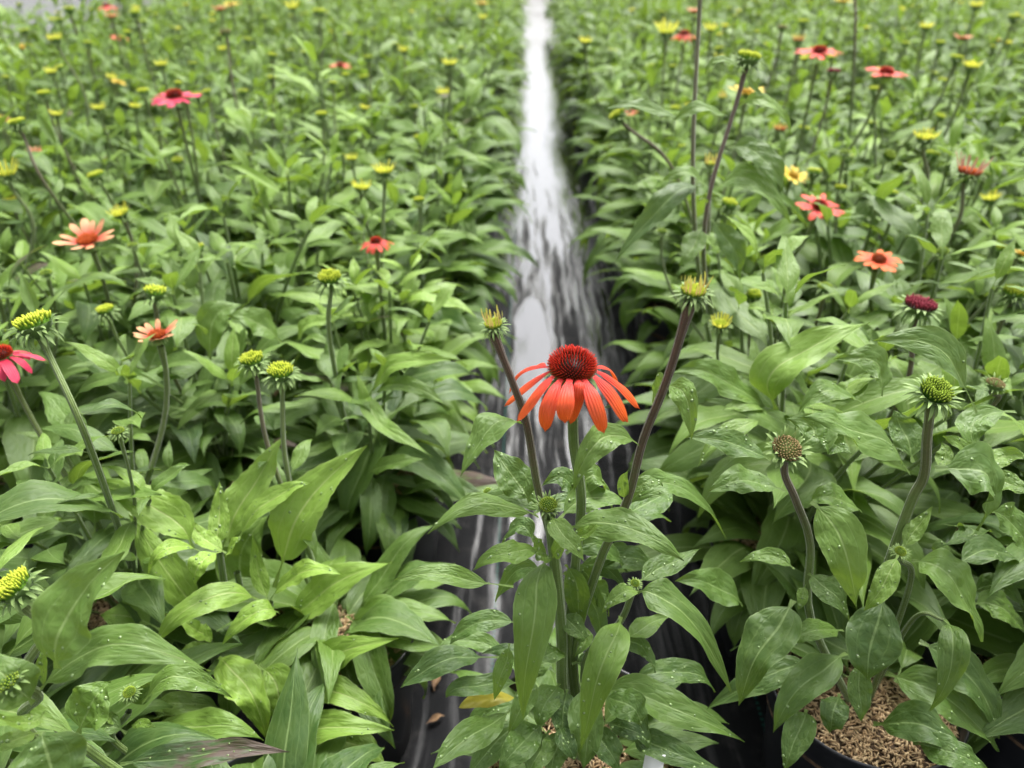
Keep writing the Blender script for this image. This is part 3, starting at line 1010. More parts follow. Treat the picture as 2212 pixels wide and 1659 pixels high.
FOOT = {(1616, 128): (1520, 560), (1335, 250): (1470, 400), (75, 703): (200, 980), (545, 780): (590, 1000), (606, 806): (625, 1040), (712, 603): (715, 750), (830, 372): (825, 570),
        (1986, 662): (1930, 890), (2092, 375): (2045, 520), (38, 268): (120, 430), (15, 378): (70, 530), (120, 86): (190, 250), (487, 70): (515, 240), (690, 28): (695, 135),
        (1998, 300): (1985, 450), (1890, 196): (1890, 290), (2150, 830): (2110, 905), (208, 382): (250, 450), (1536, 356): (1530, 560), (1516, -70): (1500, 480), (1850, -60): (1845, 130), (1920, 338): (1875, 430)}
SEEN += [(1516, -70, 84, 'ygspread', .044, (0, 0), .7), (1850, -60, 51, 'ygspread', .044, (0, 0), 1.0)]
for px, py, w, typ, real, tilt, purple in SEEN:
    d = real * FPX / w
    g = ray(px, py)
    for _ in range(40):
        z = CAM_H + g[2] * d
        if z < 0.415:
            d *= .975
        elif z > (0.56 if w < 80 else 0.60) and not (w in (84, 51)):
            d *= 1.02
        else:
            break
    P = D(px, py, d)
    cand = [p for p in PLANTS if p is not NL]
    foot = FOOT.get((px, py))
    F = D(*foot, d * 1.03) if foot else P * np.array((.96, 1, 1))
    best = min(cand, key=lambda p: (p['x'] - F[0]) ** 2 + (p['y'] - F[1]) ** 2)
    if px == 1616:
        TALLP = best
    best['heads'].append((P, (tilt[0], tilt[1], 1.0), w * d / FPX, typ, purple, True, [F] if foot and F[2] > .2 else None))

# ------------------------------------------------------------------ building one potted plant
ORD = ['', 'first', 'second', 'third', 'fourth', 'fifth', 'sixth', 'seventh', 'eighth', 'ninth', 'tenth', 'eleventh', 'twelfth', 'thirteenth', 'fourteenth', 'fifteenth',
       'sixteenth', 'seventeenth', 'eighteenth', 'nineteenth', 'twentieth', 'twenty-first', 'twenty-second', 'twenty-third', 'twenty-fourth', 'twenty-fifth',
       'twenty-sixth', 'twenty-seventh', 'twenty-eighth', 'twenty-ninth', 'thirtieth']
LOOKS = {'red': 'a red flower', 'reddroop': 'a drooping red flower', 'orange': 'an orange flower', 'pink': 'a pink flower', 'magenta': 'a drooping magenta flower', 'salmon': 'a salmon flower',
         'yellow': 'a yellow flower', 'half': 'a half-open blush bud', 'halfyellow': 'a half-open yellow bud', 'halforange': 'a half-open orange bud', 'maroon': 'a dark maroon bud',
         'up': 'a tall pale bud', 'upyellow': 'a yellow bud', 'yg': 'a yellow-green bud', 'ygspread': 'a yellow-green bud', 'brown': 'a brown bud', 'green': 'a green bud', 'star': 'a small green bud'}
RANK = ['magenta', 'pink', 'salmon', 'red', 'orange', 'yellow', 'reddroop', 'half', 'maroon', 'halforange', 'halfyellow', 'up', 'brown', 'upyellow', 'yg', 'ygspread', 'green', 'star']


def start_plant(p, near):
    e = bpy.data.objects.new('potted_coneflower', None)
    COL.objects.link(e)
    e.empty_display_size = 0.05
    e.location = (p['x'], p['y'], 0.002)
    ob('pot', POT_NEAR if near else POT_FAR, e, Matrix.Rotation(rng.uniform(0, 6.28), 4, 'Z'))
    m = ob('mulch', rng.choice(MULCH_NEAR if near else MULCH_FAR), e, Matrix.Translation((0, 0, SOIL)) @ Matrix.Rotation(rng.uniform(0, 6.28), 4, 'Z'))
    m['kind'] = 'stuff'
    return e, np.array((p['x'], p['y'], 0.002))


def head_stem(e, org, pos, axis, r0, r1, purple, lower=None, sides=8, base=None):
    top = np.asarray(pos) - org
    ax = unit(axis)
    b = np.array((rng.uniform(-.02, .02), rng.uniform(-.02, .02), SOIL)) if base is None else np.asarray(base)
    H = max(0.05, top[2] - b[2])
    if lower is None:
        pts = bez([b, b + np.array((0, 0, H * .5)), top - ax * H * .45 * np.array((.6, .6, 1)), top], np.linspace(0, 1, 14))
    else:
        pts = smooth_path([b] + [np.asarray(q) - org for q in lower] + [top], 20)
    if top[2] - b[2] > .15 and math.hypot(*org[:2]) < 1.6:             # small leaves on the flower stalk
        for f in (.38, .52, .66)[:rng.choice((1, 2, 3))]:
            q = pts[int(f * (len(pts) - 1))]
            ob('leaf', LIB[pick(rng, 0, 2)], e, lm(q, rng.uniform(0, 6.28), R(rng.uniform(20, 60)), rng.uniform(-.3, .3), rng.uniform(.05, .095) * (1.2 - f), .85), (rng.uniform(.05, .3), 0, 0, 1))
    return ob('stem', stem_mesh(pts, r0, r1, sides, 0.5), e, None, (0, 0, purple, 1))


def build_plant(p, tier, fill=1.0, low_only=False, young=0.0):
    near = tier == 'near'
    e, org = start_plant(p, p['d'] < 1.25)
    ti = rng.randrange(NT_PL)
    sc = rng.uniform(.92, 1.16)
    if low_only:
        sc *= .74
    Rz = Matrix.Translation((0, 0, SOIL)) @ Matrix.Rotation(rng.uniform(0, 6.28), 4, 'Z') @ Matrix.Diagonal((sc, sc, sc * (1 if low_only else rng.uniform(.92, 1.0 if any(h[5] for h in p['heads']) else 1.25)), 1))
    leaves, stems, tips = TEMPL[ti]
    if near and p['d'] < 1.5:          # bushier close up
        Ro = np.array(Matrix.Rotation(1.3, 4, 'Z') @ Matrix.Diagonal((1, 1, .82, 1)))
        more = [(k, Ro @ M, y * .5) for k, M, y in TEMPL[(ti + 5) % NT_PL][0] if rng.random() < (.62 if not low_only else .9)]
        leaves = leaves + more
    py = max(0.0, rng.gauss(-.04, .15)) + young
    if near:
        for k, M, y in leaves:
            if rng.random() > fill:
                continue
            if low_only and M[2, 3] > 0.05:
                continue
            if p is RP and (Rz @ Matrix(M)).col[0][1] < 0.02:
                continue
            ob('leaf', (LIB if p['d'] < 1.05 else LIBM)[k], e, Rz @ Matrix(M), (min(1, max(0, y + py)), rng.choice((0, .5, .9)), 1.0 if rng.random() < .004 else 0, 1))
    else:
        f = ob('foliage', FOL[ti], e, Rz, (py * .6, 0, 0, 1))
        f['kind'] = 'stuff'
    if not low_only:
        for me in TEMPL_STEM[ti]:
            ob('stem', me, e, Rz, (0, 0, 0, 1))
    det = 1 if p['d'] < 1.5 else 2
    for i, (P, ax, w, typ, purple, seen, low) in enumerate(p['heads']):
        add_head(e, org, P, ax, w, typ, 1 if seen and p['d'] < 1.7 else 2, int(P[0] * 1000) + i)
        r1 = min(.0024, w * .055)
        head_stem(e, org, np.asarray(P) - unit(ax) * w * .25, ax, r1 * 1.3, r1, purple, low)
    return e, org, (ti, Rz, sc)


def label_plant(e, p):
    row = p['row'] + (2 if p['side'] == 'left' else 1)
    if p['side'] == 'left':
        place = f"left bed, {ORD[p['col'] + 1]} from the aisle, {ORD[row]} row back"
    else:
        place = f"right bed, {ORD[p['col'] + 1]} from the aisle, {ORD[row]} row back"
    kinds = [h[3] for h in p['heads'] if h[5]]
    look = ''
    if kinds:
        look = ' with ' + LOOKS[min(kinds, key=RANK.index)]
    tag(e, f'potted coneflower{look}, {place}', 'flower', 'potted coneflowers standing in the beds')


HERO = [LP, RP, NL]
NEAR_D, N_THINGS = 2.35, 300
things = PLANTS[:N_THINGS - 1]
rest = PLANTS[N_THINGS - 1:]
n_leaf = 0
for p in things:
    if p in HERO:
        continue
    # unseen-in-photo buds are few: small green ones low in the canopy
    nb = rng.choice((0, 1, 1, 2)) if p['d'] > 0.8 else 0
    for i in range(nb):
        z = 0.155 + (rng.uniform(.25, .36) if p['d'] > 1.6 else rng.uniform(.21, .28))
        P = np.array((p['x'] + rng.uniform(-.07, .07), p['y'] + rng.uniform(-.07, .07), z))
        p['heads'].append((P, (rng.uniform(-.2, .2), rng.uniform(-.2, .2), 1), rng.uniform(.028, .042), rng.choice(('star', 'ygspread', 'ygspread', 'upyellow', 'upyellow', 'yg')), rng.choice((.1, .2, .6)), False, None))
    e, org, info = build_plant(p, 'near' if p['d'] < NEAR_D else 'far')
    label_plant(e, p)
    p['obj'] = e

# ------------------------------------------------------------------ hand-placed leaves of the plants nearest the camera
def droplets(leaf, G, seed):
    """rain drops standing on the upper side of one leaf"""
    r = np.random.default_rng(seed)
    parts = []
    th, ph = np.meshgrid(np.linspace(0, R(88), 4), np.linspace(0, 2 * math.pi, 9), indexing='ij')
    dome = np.stack([np.sin(th) * np.cos(ph), np.sin(th) * np.sin(ph), .62 * np.cos(th)], -1).reshape(-1, 3)
    for _ in range(r.integers(5, 16)):
        i, j = r.integers(6, 32), r.integers(1, 11)
        c = G[i, j]
        a, b = unit(G[i + 1, j] - c), G[i, j + 1] - c
        n = unit(np.cross(a, b))
        if n[2] < 0:
            n = -n
        b = np.cross(n, a)
        rad = .0004 + .0011 * r.random() ** 2.6
        P = c + (dome[:, :1] * a + dome[:, 1:2] * b * r.uniform(.8, 1) + dome[:, 2:] * n) * rad + (r.random() - .5) * .0012 * b
        parts.append((P, [grid_faces(3, 8)], np.zeros((len(P), 2))))
    v, f, _u = merge(parts)
    d = ob('water_droplets', mk_mesh('water_droplets', v, f, None, WATER), leaf)
    d['kind'] = 'stuff'


def hero_leaf(e, org, tile, b, m, t, w, Ys, young=0.0, roll=0.0, wet=0.8, brown=0.0, fold=.32, cup=.12, rip=.15, teeth=0.03, twist=0.25, pk=.36, tipx=1.18, pet=.10, bump=.045, name='leaf', wig=.022):
    pts = [V(*T(tile, *q), Y) for q, Y in zip((b, m, t), Ys)]
    ctrl = 2 * pts[1] - .5 * (pts[0] + pts[2])
    cp = [pts[0], ctrl, pts[2]]
    tocam = unit(EYE - pts[1])
    nh = np.array((0, 0, 1.0)) * .75 + tocam * .6
    tg = unit(pts[2] - pts[0])
    if roll:
        nh = np.array(Matrix.Rotation(R(roll), 3, Vector(tg)) @ Vector(nh))
    n = unit(nh - np.dot(nh, tg) * tg)
    sd = np.cross(n, tg)
    app = np.linalg.norm(sd - np.dot(sd, tocam) * tocam)
    wid = 0.97 * w * .3414 * depth(pts[1]) / FPX / max(.55, app)
    seed = int(abs(b[0] * 3 + t[1] * 7 + m[0])) % 9973
    v, f, u = leaf_arrays(cp, wid, nh, nu=34, nv=12, seed=seed, fold=fold, cup=cup, rip=rip, teeth=teeth, twist=twist, pk=pk, tipx=tipx, pet=pet, bump=bump, wig=wig)
    o = ob(name, mk_mesh(name, v - org, f, u, LEAF), e, None, (young, wet, brown, 1))
    if wet > .5 and min(Ys) < .56:
        droplets(o, (v - org).reshape(35, 13, 3), seed)
    return o


def hero_stem(e, org, tile_pts, Ys, r0, r1, purple=0.0, sides=14, flare=0.0, base=None):
    pts = [V(*T(tl, x, y), Y) - org for (tl, x, y), Y in zip(tile_pts, Ys)]
    if base is not None:
        pts = [np.asarray(base, float)] + pts
    return ob('stem', stem_mesh(smooth_path(pts, 26), r0, r1, sides, flare), e, None, (0, 0, purple, 1)), pts


# --- the plant with the orange-red flower
e, org = start_plant(MAIN, True)
for i in range(16):
    az = i * 2.4 + .4
    M = lm((.02 * math.cos(az), .02 * math.sin(az), SOIL), az, R(rng.uniform(8, 55)), rng.uniform(-.3, .3), rng.uniform(.085, .125), 1.25)
    ob('leaf', LIB[pick(rng, 1, 3)], e, M, (rng.uniform(0, .1), .8, 0, 1))
tag(e, 'potted coneflower with a large orange-red flower, standing alone in the wet aisle', 'flower', 'potted coneflowers standing in the beds')
MP = e
Yc = 0.405
ML_ = [
    ('BM', (1330, 350), (1225, 700), (1160, 1400), 275, (.39, .345, .335), dict(young=0.19, roll=8, fold=.12)),
    ('BM', (1790, 700), (1690, 1000), (1520, 1590), 240, (.385, .34, .33), dict(young=0.23, roll=-6, fold=.15)),
    ('BM', (1270, 70), (930, -15), (555, 175), 150, (.395, .38, .365), dict(young=0.21, fold=-.1)),
    ('BM', (1290, 300), (1080, 285), (840, 412), 150, (.385, .365, .36), dict(young=0.21)),
    ('BM', (1350, 70), (1440, 190), (1568, 358), 150, (.385, .36, .35), dict(young=0.31, fold=.35)),
    ('BM', (1450, 150), (1800, 130), (2200, 345), 225, (.40, .38, .365), dict(young=0.19, fold=.1)),
    ('BM', (1110, 512), (700, 445), (358, 462), 130, (.405, .40, .39), dict(young=0.17, pet=.2)),
    ('BM', (1180, 750), (880, 745), (698, 885), 140, (.43, .43, .42), dict(young=0, pet=.12)),
    ('BM', (1120, 960), (830, 850), (640, 890), 120, (.44, .45, .44), dict()),
    ('BM', (1050, 960), (680, 990), (388, 1148), 180, (.39, .375, .36), dict(pet=.2)),
    ('BM', (1180, 1130), (850, 1130), (678, 1215), 145, (.385, .37, .36), dict()),
    ('BM', (1120, 1280), (850, 1450), (600, 1660), 200, (.375, .34, .31), dict(young=0.13, pk=.42)),
    ('BM', (1085, 870), (1045, 1040), (985, 1238), 120, (.37, .36, .355), dict(young=0.14)),
    ('BM', (1400, 1125), (1320, 1250), (1258, 1398), 190, (.385, .36, .35), dict()),
    ('BM', (1450, 1160), (1430, 1320), (1420, 1520), 160, (.375, .355, .34), dict()),
    ('BM', (1310, 1380), (1150, 1510), (1020, 1680), 215, (.36, .335, .32), dict()),
    ('BM', (1440, 935), (1340, 935), (1245, 990), 125, (.39, .375, .37), dict()),
    ('BM', (1440, 370), (1515, 560), (1535, 840), 165, (.41, .405, .40), dict(roll=10)),
    ('BM', (1470, 410), (1590, 460), (1650, 645), 115, (.42, .42, .42), dict()),
    ('BM', (1660, 1170), (2050, 1250), (2590, 1490), 230, (.38, .37, .36), dict(young=0.11)),
    ('BM', (1670, 1200), (1850, 1270), (1925, 1395), 210, (.37, .355, .35), dict()),
    ('BM', (1680, 1370), (1850, 1415), (1960, 1482), 125, (.365, .35, .345), dict()),
    ('BM', (1880, 1420), (2050, 1540), (2450, 1670), 190, (.365, .35, .34), dict()),
    ('BM', (1545, 1120), (1570, 1400), (1555, 1680), 230, (.37, .345, .33), dict(young=0.11)),
    ('BM', (1395, 1390), (1450, 1500), (1502, 1615), 130, (.35, .335, .33), dict()),
    ('MM', (1215, 1570), (1110, 1410), (985, 1235), 250, (.41, .42, .44), dict(roll=-8, young=0.11)),
    ('MM', (1190, 1080), (975, 1110), (765, 1408), 190, (.405, .385, .365), dict(young=0.13, roll=15)),
    ('MM', (1905, 1215), (1650, 1170), (1492, 1520), 215, (.405, .385, .365), dict(young=0.19, roll=-18, pet=.08)),
    ('MM', (2070, 830), (2195, 905), (2235, 1190), 170, (.42, .40, .385), dict(young=0.14, roll=25)),
    ('MM', (2085, 820), (2020, 840), (1990, 985), 120, (.43, .445, .45), dict(young=0.14)),
    ('MM', (1500, 1640), (1440, 1420), (1290, 1470), 150, (.43, .44, .43), dict()),
    ('MM', (1480, 1640), (1620, 1400), (1750, 1620), 150, (.43, .44, .44), dict(young=0.19)),
    ('MM', (1810, 1640), (2100, 1450), (2480, 1800), 165, (.42, .43, .43), dict(young=0.11)),
    ('MM', (1830, 1640), (1990, 1560), (2110, 1460), 210, (.44, .46, .48), dict()),
    ('BM', (1900, 560), (2140, 640), (2515, 1185), 220, (.385, .375, .36), dict(young=0.17, roll=-10)),
    ('BM', (1905, 545), (1790, 560), (1662, 682), 110, (.38, .365, .36), dict(young=0.29)),
    ('BM', (1830, 840), (1950, 760), (2110, 690), 130, (.40, .42, .43), dict(young=0.14)),
    ('BM', (1750, 830), (1920, 900), (2015, 1055), 130, (.40, .41, .40), dict()),
    ('BM', (1830, 1120), (2150, 1040), (2400, 1175), 170, (.41, .42, .42), dict()),
    ('MM', (1240, 1640), (1480, 1580), (1700, 1640), 120, (.43, .45, .46), dict()),
    ('BM', (1300, 400), (1120, 430), (985, 610), 130, (.41, .42, .42), dict()),
    ('BM', (1240, 230), (1150, 130), (1030, 240), 120, (.43, .44, .44), dict()),
    ('BM', (1600, 330), (1800, 300), (2000, 330), 130, (.43, .45, .46), dict()),
    ('BM', (1900, 480), (2080, 380), (2300, 260), 150, (.41, .43, .45), dict(young=0.14)),
    ('BM', (1560, 620), (1680, 560), (1720, 700), 150, (.43, .44, .44), dict()),
    ('BM', (1340, 1420), (1270, 1560), (1190, 1720), 180, (.36, .335, .32), dict(young=0.11)),
    ('BM', (1600, 1400), (1700, 1520), (1790, 1700), 190, (.36, .34, .33), dict()),
    ('BM', (1200, 1350), (960, 1540), (830, 1720), 190, (.38, .355, .34), dict()),
    ('BM', (1450, 1420), (1380, 1560), (1340, 1720), 190, (.355, .335, .325), dict(young=0.14)),
    ('BM', (1760, 1300), (1880, 1380), (1990, 1560), 170, (.375, .36, .35), dict()),
    ('BM', (1150, 1250), (930, 1330), (790, 1480), 150, (.40, .39, .38), dict()),
    ('BM', (1330, 60), (1100, -70), (860, 30), 170, (.41, .42, .42), dict(young=0.14)),
    ('BM', (1400, 90), (1620, -60), (1860, 20), 180, (.41, .43, .43), dict(young=0.14)),
    ('BM', (1440, 300), (1660, 260), (1840, 420), 150, (.42, .43, .43), dict()),
    ('BM', (1430, 420), (1620, 640), (1640, 880), 160, (.42, .42, .41), dict()),
    ('BM', (1400, 500), (1250, 560), (1130, 700), 150, (.42, .43, .43), dict()),
    ('BM', (1410, 700), (1500, 760), (1600, 900), 130, (.40, .39, .38), dict(young=0.13)),
    ('BM', (1420, 820), (1560, 830), (1490, 960), 120, (.40, .385, .375), dict(young=0.15)),
    ('BM', (1330, 330), (1270, 260), (1230, 170), 90, (.385, .38, .38), dict(young=0.44)),
    ('BM', (1360, 330), (1400, 250), (1440, 180), 110, (.38, .375, .37), dict(young=0.44)),
    ('BM', (1480, 210), (1570, 170), (1670, 120), 100, (.39, .38, .375), dict(young=0.34)),
    ('BM', (1350, 330), (1290, 320), (1250, 345), 90, (.38, .372, .37), dict(young=0.39)),
    ('MM', (1830, 1560), (1800, 1460), (1840, 1370), 80, (.415, .41, .41), dict(young=0.44)),
    ('MM', (1850, 1530), (1970, 1440), (2060, 1470), 90, (.415, .42, .42), dict(young=0.19)),
    ('BM', (1640, 420), (1850, 330), (2060, 440), 160, (.43, .44, .45), dict()),
    ('BM', (1500, 380), (1700, 400), (1830, 560), 130, (.43, .44, .43), dict()),
    ('BM', (1590, 640), (1600, 500), (1690, 420), 130, (.43, .45, .46), dict()),
    ('BM', (1480, 1000), (1640, 1000), (1760, 1100), 140, (.40, .41, .41), dict()),
    ('BM', (1380, 1000), (1270, 1010), (1180, 1120), 130, (.41, .41, .41), dict()),
    ('BM', (1400, 1080), (1150, 930), (910, 930), 120, (.41, .43, .43), dict()),
    ('BM', (1700, 200), (1900, 60), (2120, 90), 160, (.44, .47, .49), dict()),
    ('BM', (1250, 1100), (1180, 1250), (1065, 1460), 140, (.37, .355, .345), dict(young=0.14)),
]
for tile, b, m, t, w, Ys, kw in ML_:
    hero_leaf(e, org, tile, b, m, t, w, Ys, **kw)
yl = hero_leaf(e, org, 'BM', (1150, 1215), (930, 1225), (762, 1275), 105, (.385, .372, .365), young=0, wet=0, pk=.4, tipx=.9)
yl.data.materials[0] = noise_material('yellowed_leaf', (0.26, 0.24, 0.02), (0.38, 0.32, 0.03), 60.0, 0.5)
yl['label'] = 'yellowed dying leaf'
# stems
zs = SOIL
hero_stem(e, org, [('BM', 1430, 1200), ('BM', 1415, 800), ('BM', 1370, 340), ('BM', 1340, 70)], (.395, .393, .39, .39), .0048, .0036, 0, base=(0.002, -.006, zs))
hero_stem(e, org, [('BM', 1430, 1000), ('BM', 1400, 450), ('MM', 1265, 1480), ('MM', 1195, 1080), ('MM', 1100, 800), ('MM', 985, 510)], (.405, .41, .41, .405, .40, .395), .0032, .0021, 1.0, flare=.6, base=(-.005, .006, zs))
hero_stem(e, org, [('BM', 1460, 1000), ('BM', 1500, 400), ('MM', 1540, 1560), ('MM', 1490, 1180), ('MM', 1490, 800)], (.41, .415, .412, .408, .405), .0036, .0033, 0.0, flare=.3, base=(.006, .008, zs))
hero_stem(e, org, [('BM', 1490, 1000), ('BM', 1640, 400), ('MM', 1830, 1560), ('MM', 1930, 1180), ('MM', 2080, 800), ('MM', 2230, 310)], (.41, .415, .415, .41, .40, .39), .0036, .0024, 1.0, flare=.6, base=(.012, .004, zs))
hero_stem(e, org, [('BM', 1560, 1000), ('BM', 1780, 740), ('BM', 1870, 530)], (.40, .39, .385), .0028, .0022, 0.1, base=(.01, -.004, zs))


def hx(tile, cx, cy, Y):
    return V(*T(tile, cx, cy), Y)


add_head(e, org, hx('MM', 985, 450, .395), (-.12, -.1, 1), .0235, 'up', 0, 5)
add_head(e, org, hx('MM', 2248, 245, .39), (.05, -.1, 1), .0285, 'upblush', 0, 8)
add_head(e, org, hx('MM', 1330, 1590, .39), (0, -.25, 1), .0215, 'closed', 0, 3)
add_head(e, org, hx('BM', 1880, 490, .385), (.1, -.2, 1), .015, 'star', 1, 4)
add_head(e, org, hx('MM', 945, 1500, .44), (-.4, 0, 1), .014, 'star', 1, 4)
# the open flower
C4 = lambda cx, cy: (1061.8 + .16 * cx, 707.8 + .16 * cy)
fc = V(*C4(1085, 585), Yc)
scale = 298 * .16 * depth(fc) / FPX
hd = ob('flower_head', bracts_mesh('under', 0), e, axis_matrix(fc - org, (0.02, -0.05, 1), 0.3, scale))
hd['label'] = 'open orange-red flower with drooping petals and spiny red cone'
cone = ob('cone', disc_mesh('red', 'dome', 0), hd)
Mi = np.array((Matrix.Translation(tuple(org)) @ hd.matrix_basis).inverted())
PT = [((790, 590), (500, 770), (185, 1050), 120, (0, 0, -.002)), ((835, 650), (610, 900), (350, 1250), 150, (-.010, -.020, -.024)), ((940, 690), (770, 1020), (720, 1388), 235, (-.013, -.028, -.030)),
      ((1060, 690), (1000, 980), (985, 1278), 245, (-.015, -.031, -.034)), ((1165, 695), (1165, 900), (1065, 1295), 210, (-.013, -.022, -.016)), ((1255, 690), (1400, 1020), (1515, 1412), 240, (-.013, -.028, -.032)),
      ((1385, 650), (1640, 930), (1832, 1265), 215, (-.009, -.018, -.02)), ((1425, 590), (1740, 790), (1988, 1085), 165, (.003, .004, .004)), ((770, 530), (400, 600), (240, 885), 95, (.006, .012, .012)),
      ((720, 520), (640, 490), (560, 560), 120, (.012, .024, .032)), ((1400, 540), (1600, 560), (1700, 760), 130, (.010, .026, .034)), ((1080, 500), (1080, 470), (1090, 640), 180, (.014, .034, .044))]
for i, (b, m, t, w, dy) in enumerate(PT):
    pts = [V(*C4(*q), Yc + y) for q, y in zip((b, m, t), dy)]
    cp = [pts[0], 2 * pts[1] - .5 * (pts[0] + pts[2]), pts[2]]
    out = pts[2] - fc
    nh = unit(np.array((out[0], out[1], 0))) * .6 + np.array((0, 0, .6)) + .5 * unit(EYE - fc)
    v, f, u = leaf_arrays(cp, 0.97 * w * .16 * depth(pts[1]) / FPX, nh, nu=26, nv=12, seed=i, fold=-.05, cup=.22, rip=.02, pet=0, pk=.60, tipx=.40, petw=.3, twist=.15 * (-1) ** i)
    # notched tip
    vv = v.reshape(27, 13, 3)
    tip = unit(vv[-2, 6] - vv[-4, 6])
    saw = np.array([0, .2, .6, 0, -.5, .1, .9, .2, -.5, .1, .7, .2, 0]) * .0016
    vv[-1] += tip * saw[:, None]
    v = vv.reshape(-1, 3) - 0
    vl = np.c_[v, np.ones(len(v))] @ Mi.T
    ob('petal', mk_mesh('petal', vl[:, :3], f, u, PET['hero']), hd)
# white plant label pushed in at the rim
tg0 = V(1412, 1648, .345) - org
b = np.array([(-.007, 0, -.05), (.007, 0, -.05), (.007, .0012, -.05), (-.007, .0012, -.05), (-.007, 0, .006), (.007, 0, .010), (.007, .0012, .010), (-.007, .0012, .006)])
b = b @ np.array(Matrix.Rotation(R(-25), 3, 'Z') @ Matrix.Rotation(R(-12), 3, 'X')).T + tg0
ob('plant_tag', mk_mesh('plant_tag', b, [np.array([(0, 1, 5, 4), (1, 2, 6, 5), (2, 3, 7, 6), (3, 0, 4, 7), (4, 5, 6, 7), (3, 2, 1, 0)])], None, TAG, smooth=False), e)

EXTRA = {('right', 0, 1): [
    ('MR', (640, 985), (690, 690), (1232, 420), 270, (.60, .60, .62), dict(young=.50, pk=.42, roll=-6)),
    ('MR', (600, 1010), (300, 790), (-20, 745), 190, (.60, .59, .58), dict(young=.12)),
    ('MR', (640, 1030), (450, 955), (290, 985), 115, (.60, .58, .57), dict(young=.3)),
    ('MR', (560, 1060), (330, 1130), (132, 1352), 130, (.57, .55, .53), dict(young=.35)),
    ('MR', (940, 970), (1120, 850), (1235, 742), 145, (.56, .57, .58), dict(young=.35)),
    ('MR', (1190, 950), (960, 870), (770, 1005), 160, (.55, .54, .53), dict(young=.2)),
    ('MR', (1300, 900), (1260, 700), (1000, 660), 190, (.56, .57, .57), dict(young=.2)),
    ], ('left', 0, 1): [
    ('MM', (190, 900), (380, 715), (745, 655), 130, (.72, .70, .69), dict(young=.50, wet=0)),
    ('MM', (210, 890), (420, 830), (690, 960), 120, (.72, .69, .67), dict(young=.2, wet=0)),
    ('MM', (180, 900), (250, 1040), (600, 1275), 130, (.71, .66, .62), dict(young=.3)),
    ('MM', (200, 1380), (330, 1330), (560, 1290), 110, (.66, .65, .65), dict(young=.15)),
    ], ('left', 1, 1): [
    ('ML', (470, 925), (720, 765), (1058, 852), 115, (.68, .67, .66), dict(young=.15)),
    ('ML', (1330, 680), (1360, 420), (1540, 315), 190, (.75, .77, .79), dict(young=.2)),
    ('ML', (930, 740), (1010, 560), (1020, 430), 180, (.72, .74, .75), dict(young=.1)),
    ('ML', (1780, 560), (1620, 430), (1440, 385), 160, (.78, .77, .76), dict(young=.2)),
    ('ML', (1880, 560), (1960, 450), (2160, 400), 120, (.78, .77, .77), dict(young=.5)),
    ]}
ty = TALLP['y']
EXTRA['tall'] = [
    ('TM', (2180, 770), (1950, 680), (1682, 682), 85, (ty, ty - .02, ty - .03), dict(young=.15, wet=0)),
    ('TR', (330, 740), (160, 690), (-40, 775), 85, (ty, ty - .02, ty - .03), dict(young=.15, wet=0)),
    ('TR', (400, 680), (590, 640), (738, 850), 75, (ty, ty - .01, ty - .02), dict(young=.3, wet=0)),
    ('TR', (330, 930), (540, 990), (692, 1225), 165, (ty, ty - .02, ty - .04), dict(young=.1, wet=0)),
    ('TR', (250, 1190), (480, 1150), (735, 1410), 150, (ty, ty - .03, ty - .06), dict(young=.15, wet=0)),
    ('TR', (210, 1190), (80, 1100), (-90, 1140), 95, (ty, ty - .02, ty - .03), dict(young=.2, wet=0)),
    ('TM', (2300, 1170), (2060, 1290), (1745, 1655), 160, (ty, ty - .03, ty - .06), dict(young=.05, wet=0)),
    ('TR', (160, 1440), (110, 1560), (20, 1680), 150, (ty, ty - .03, ty - .05), dict(young=.2, wet=0)),
    ('TR', (220, 1380), (350, 1560), (410, 1780), 150, (ty, ty - .02, ty - .03), dict(young=0, wet=0)),
    ('TR', (430, 440), (500, 560), (560, 600), 40, (ty - .02, ty - .02, ty - .02), dict(young=.2, wet=0)),
    ('TR', (430, 450), (260, 380), (180, 480), 45, (ty - .02, ty - .02, ty - .02), dict(young=.2, wet=0)),
]
for key, lst in EXTRA.items():
    p = TALLP if key == 'tall' else find(*key)
    org = np.array((p['x'], p['y'], 0.002))
    for tile, b, m, t, w, Ys, kw in lst:
        hero_leaf(p['obj'], org, tile, b, m, t, w, Ys, **kw)

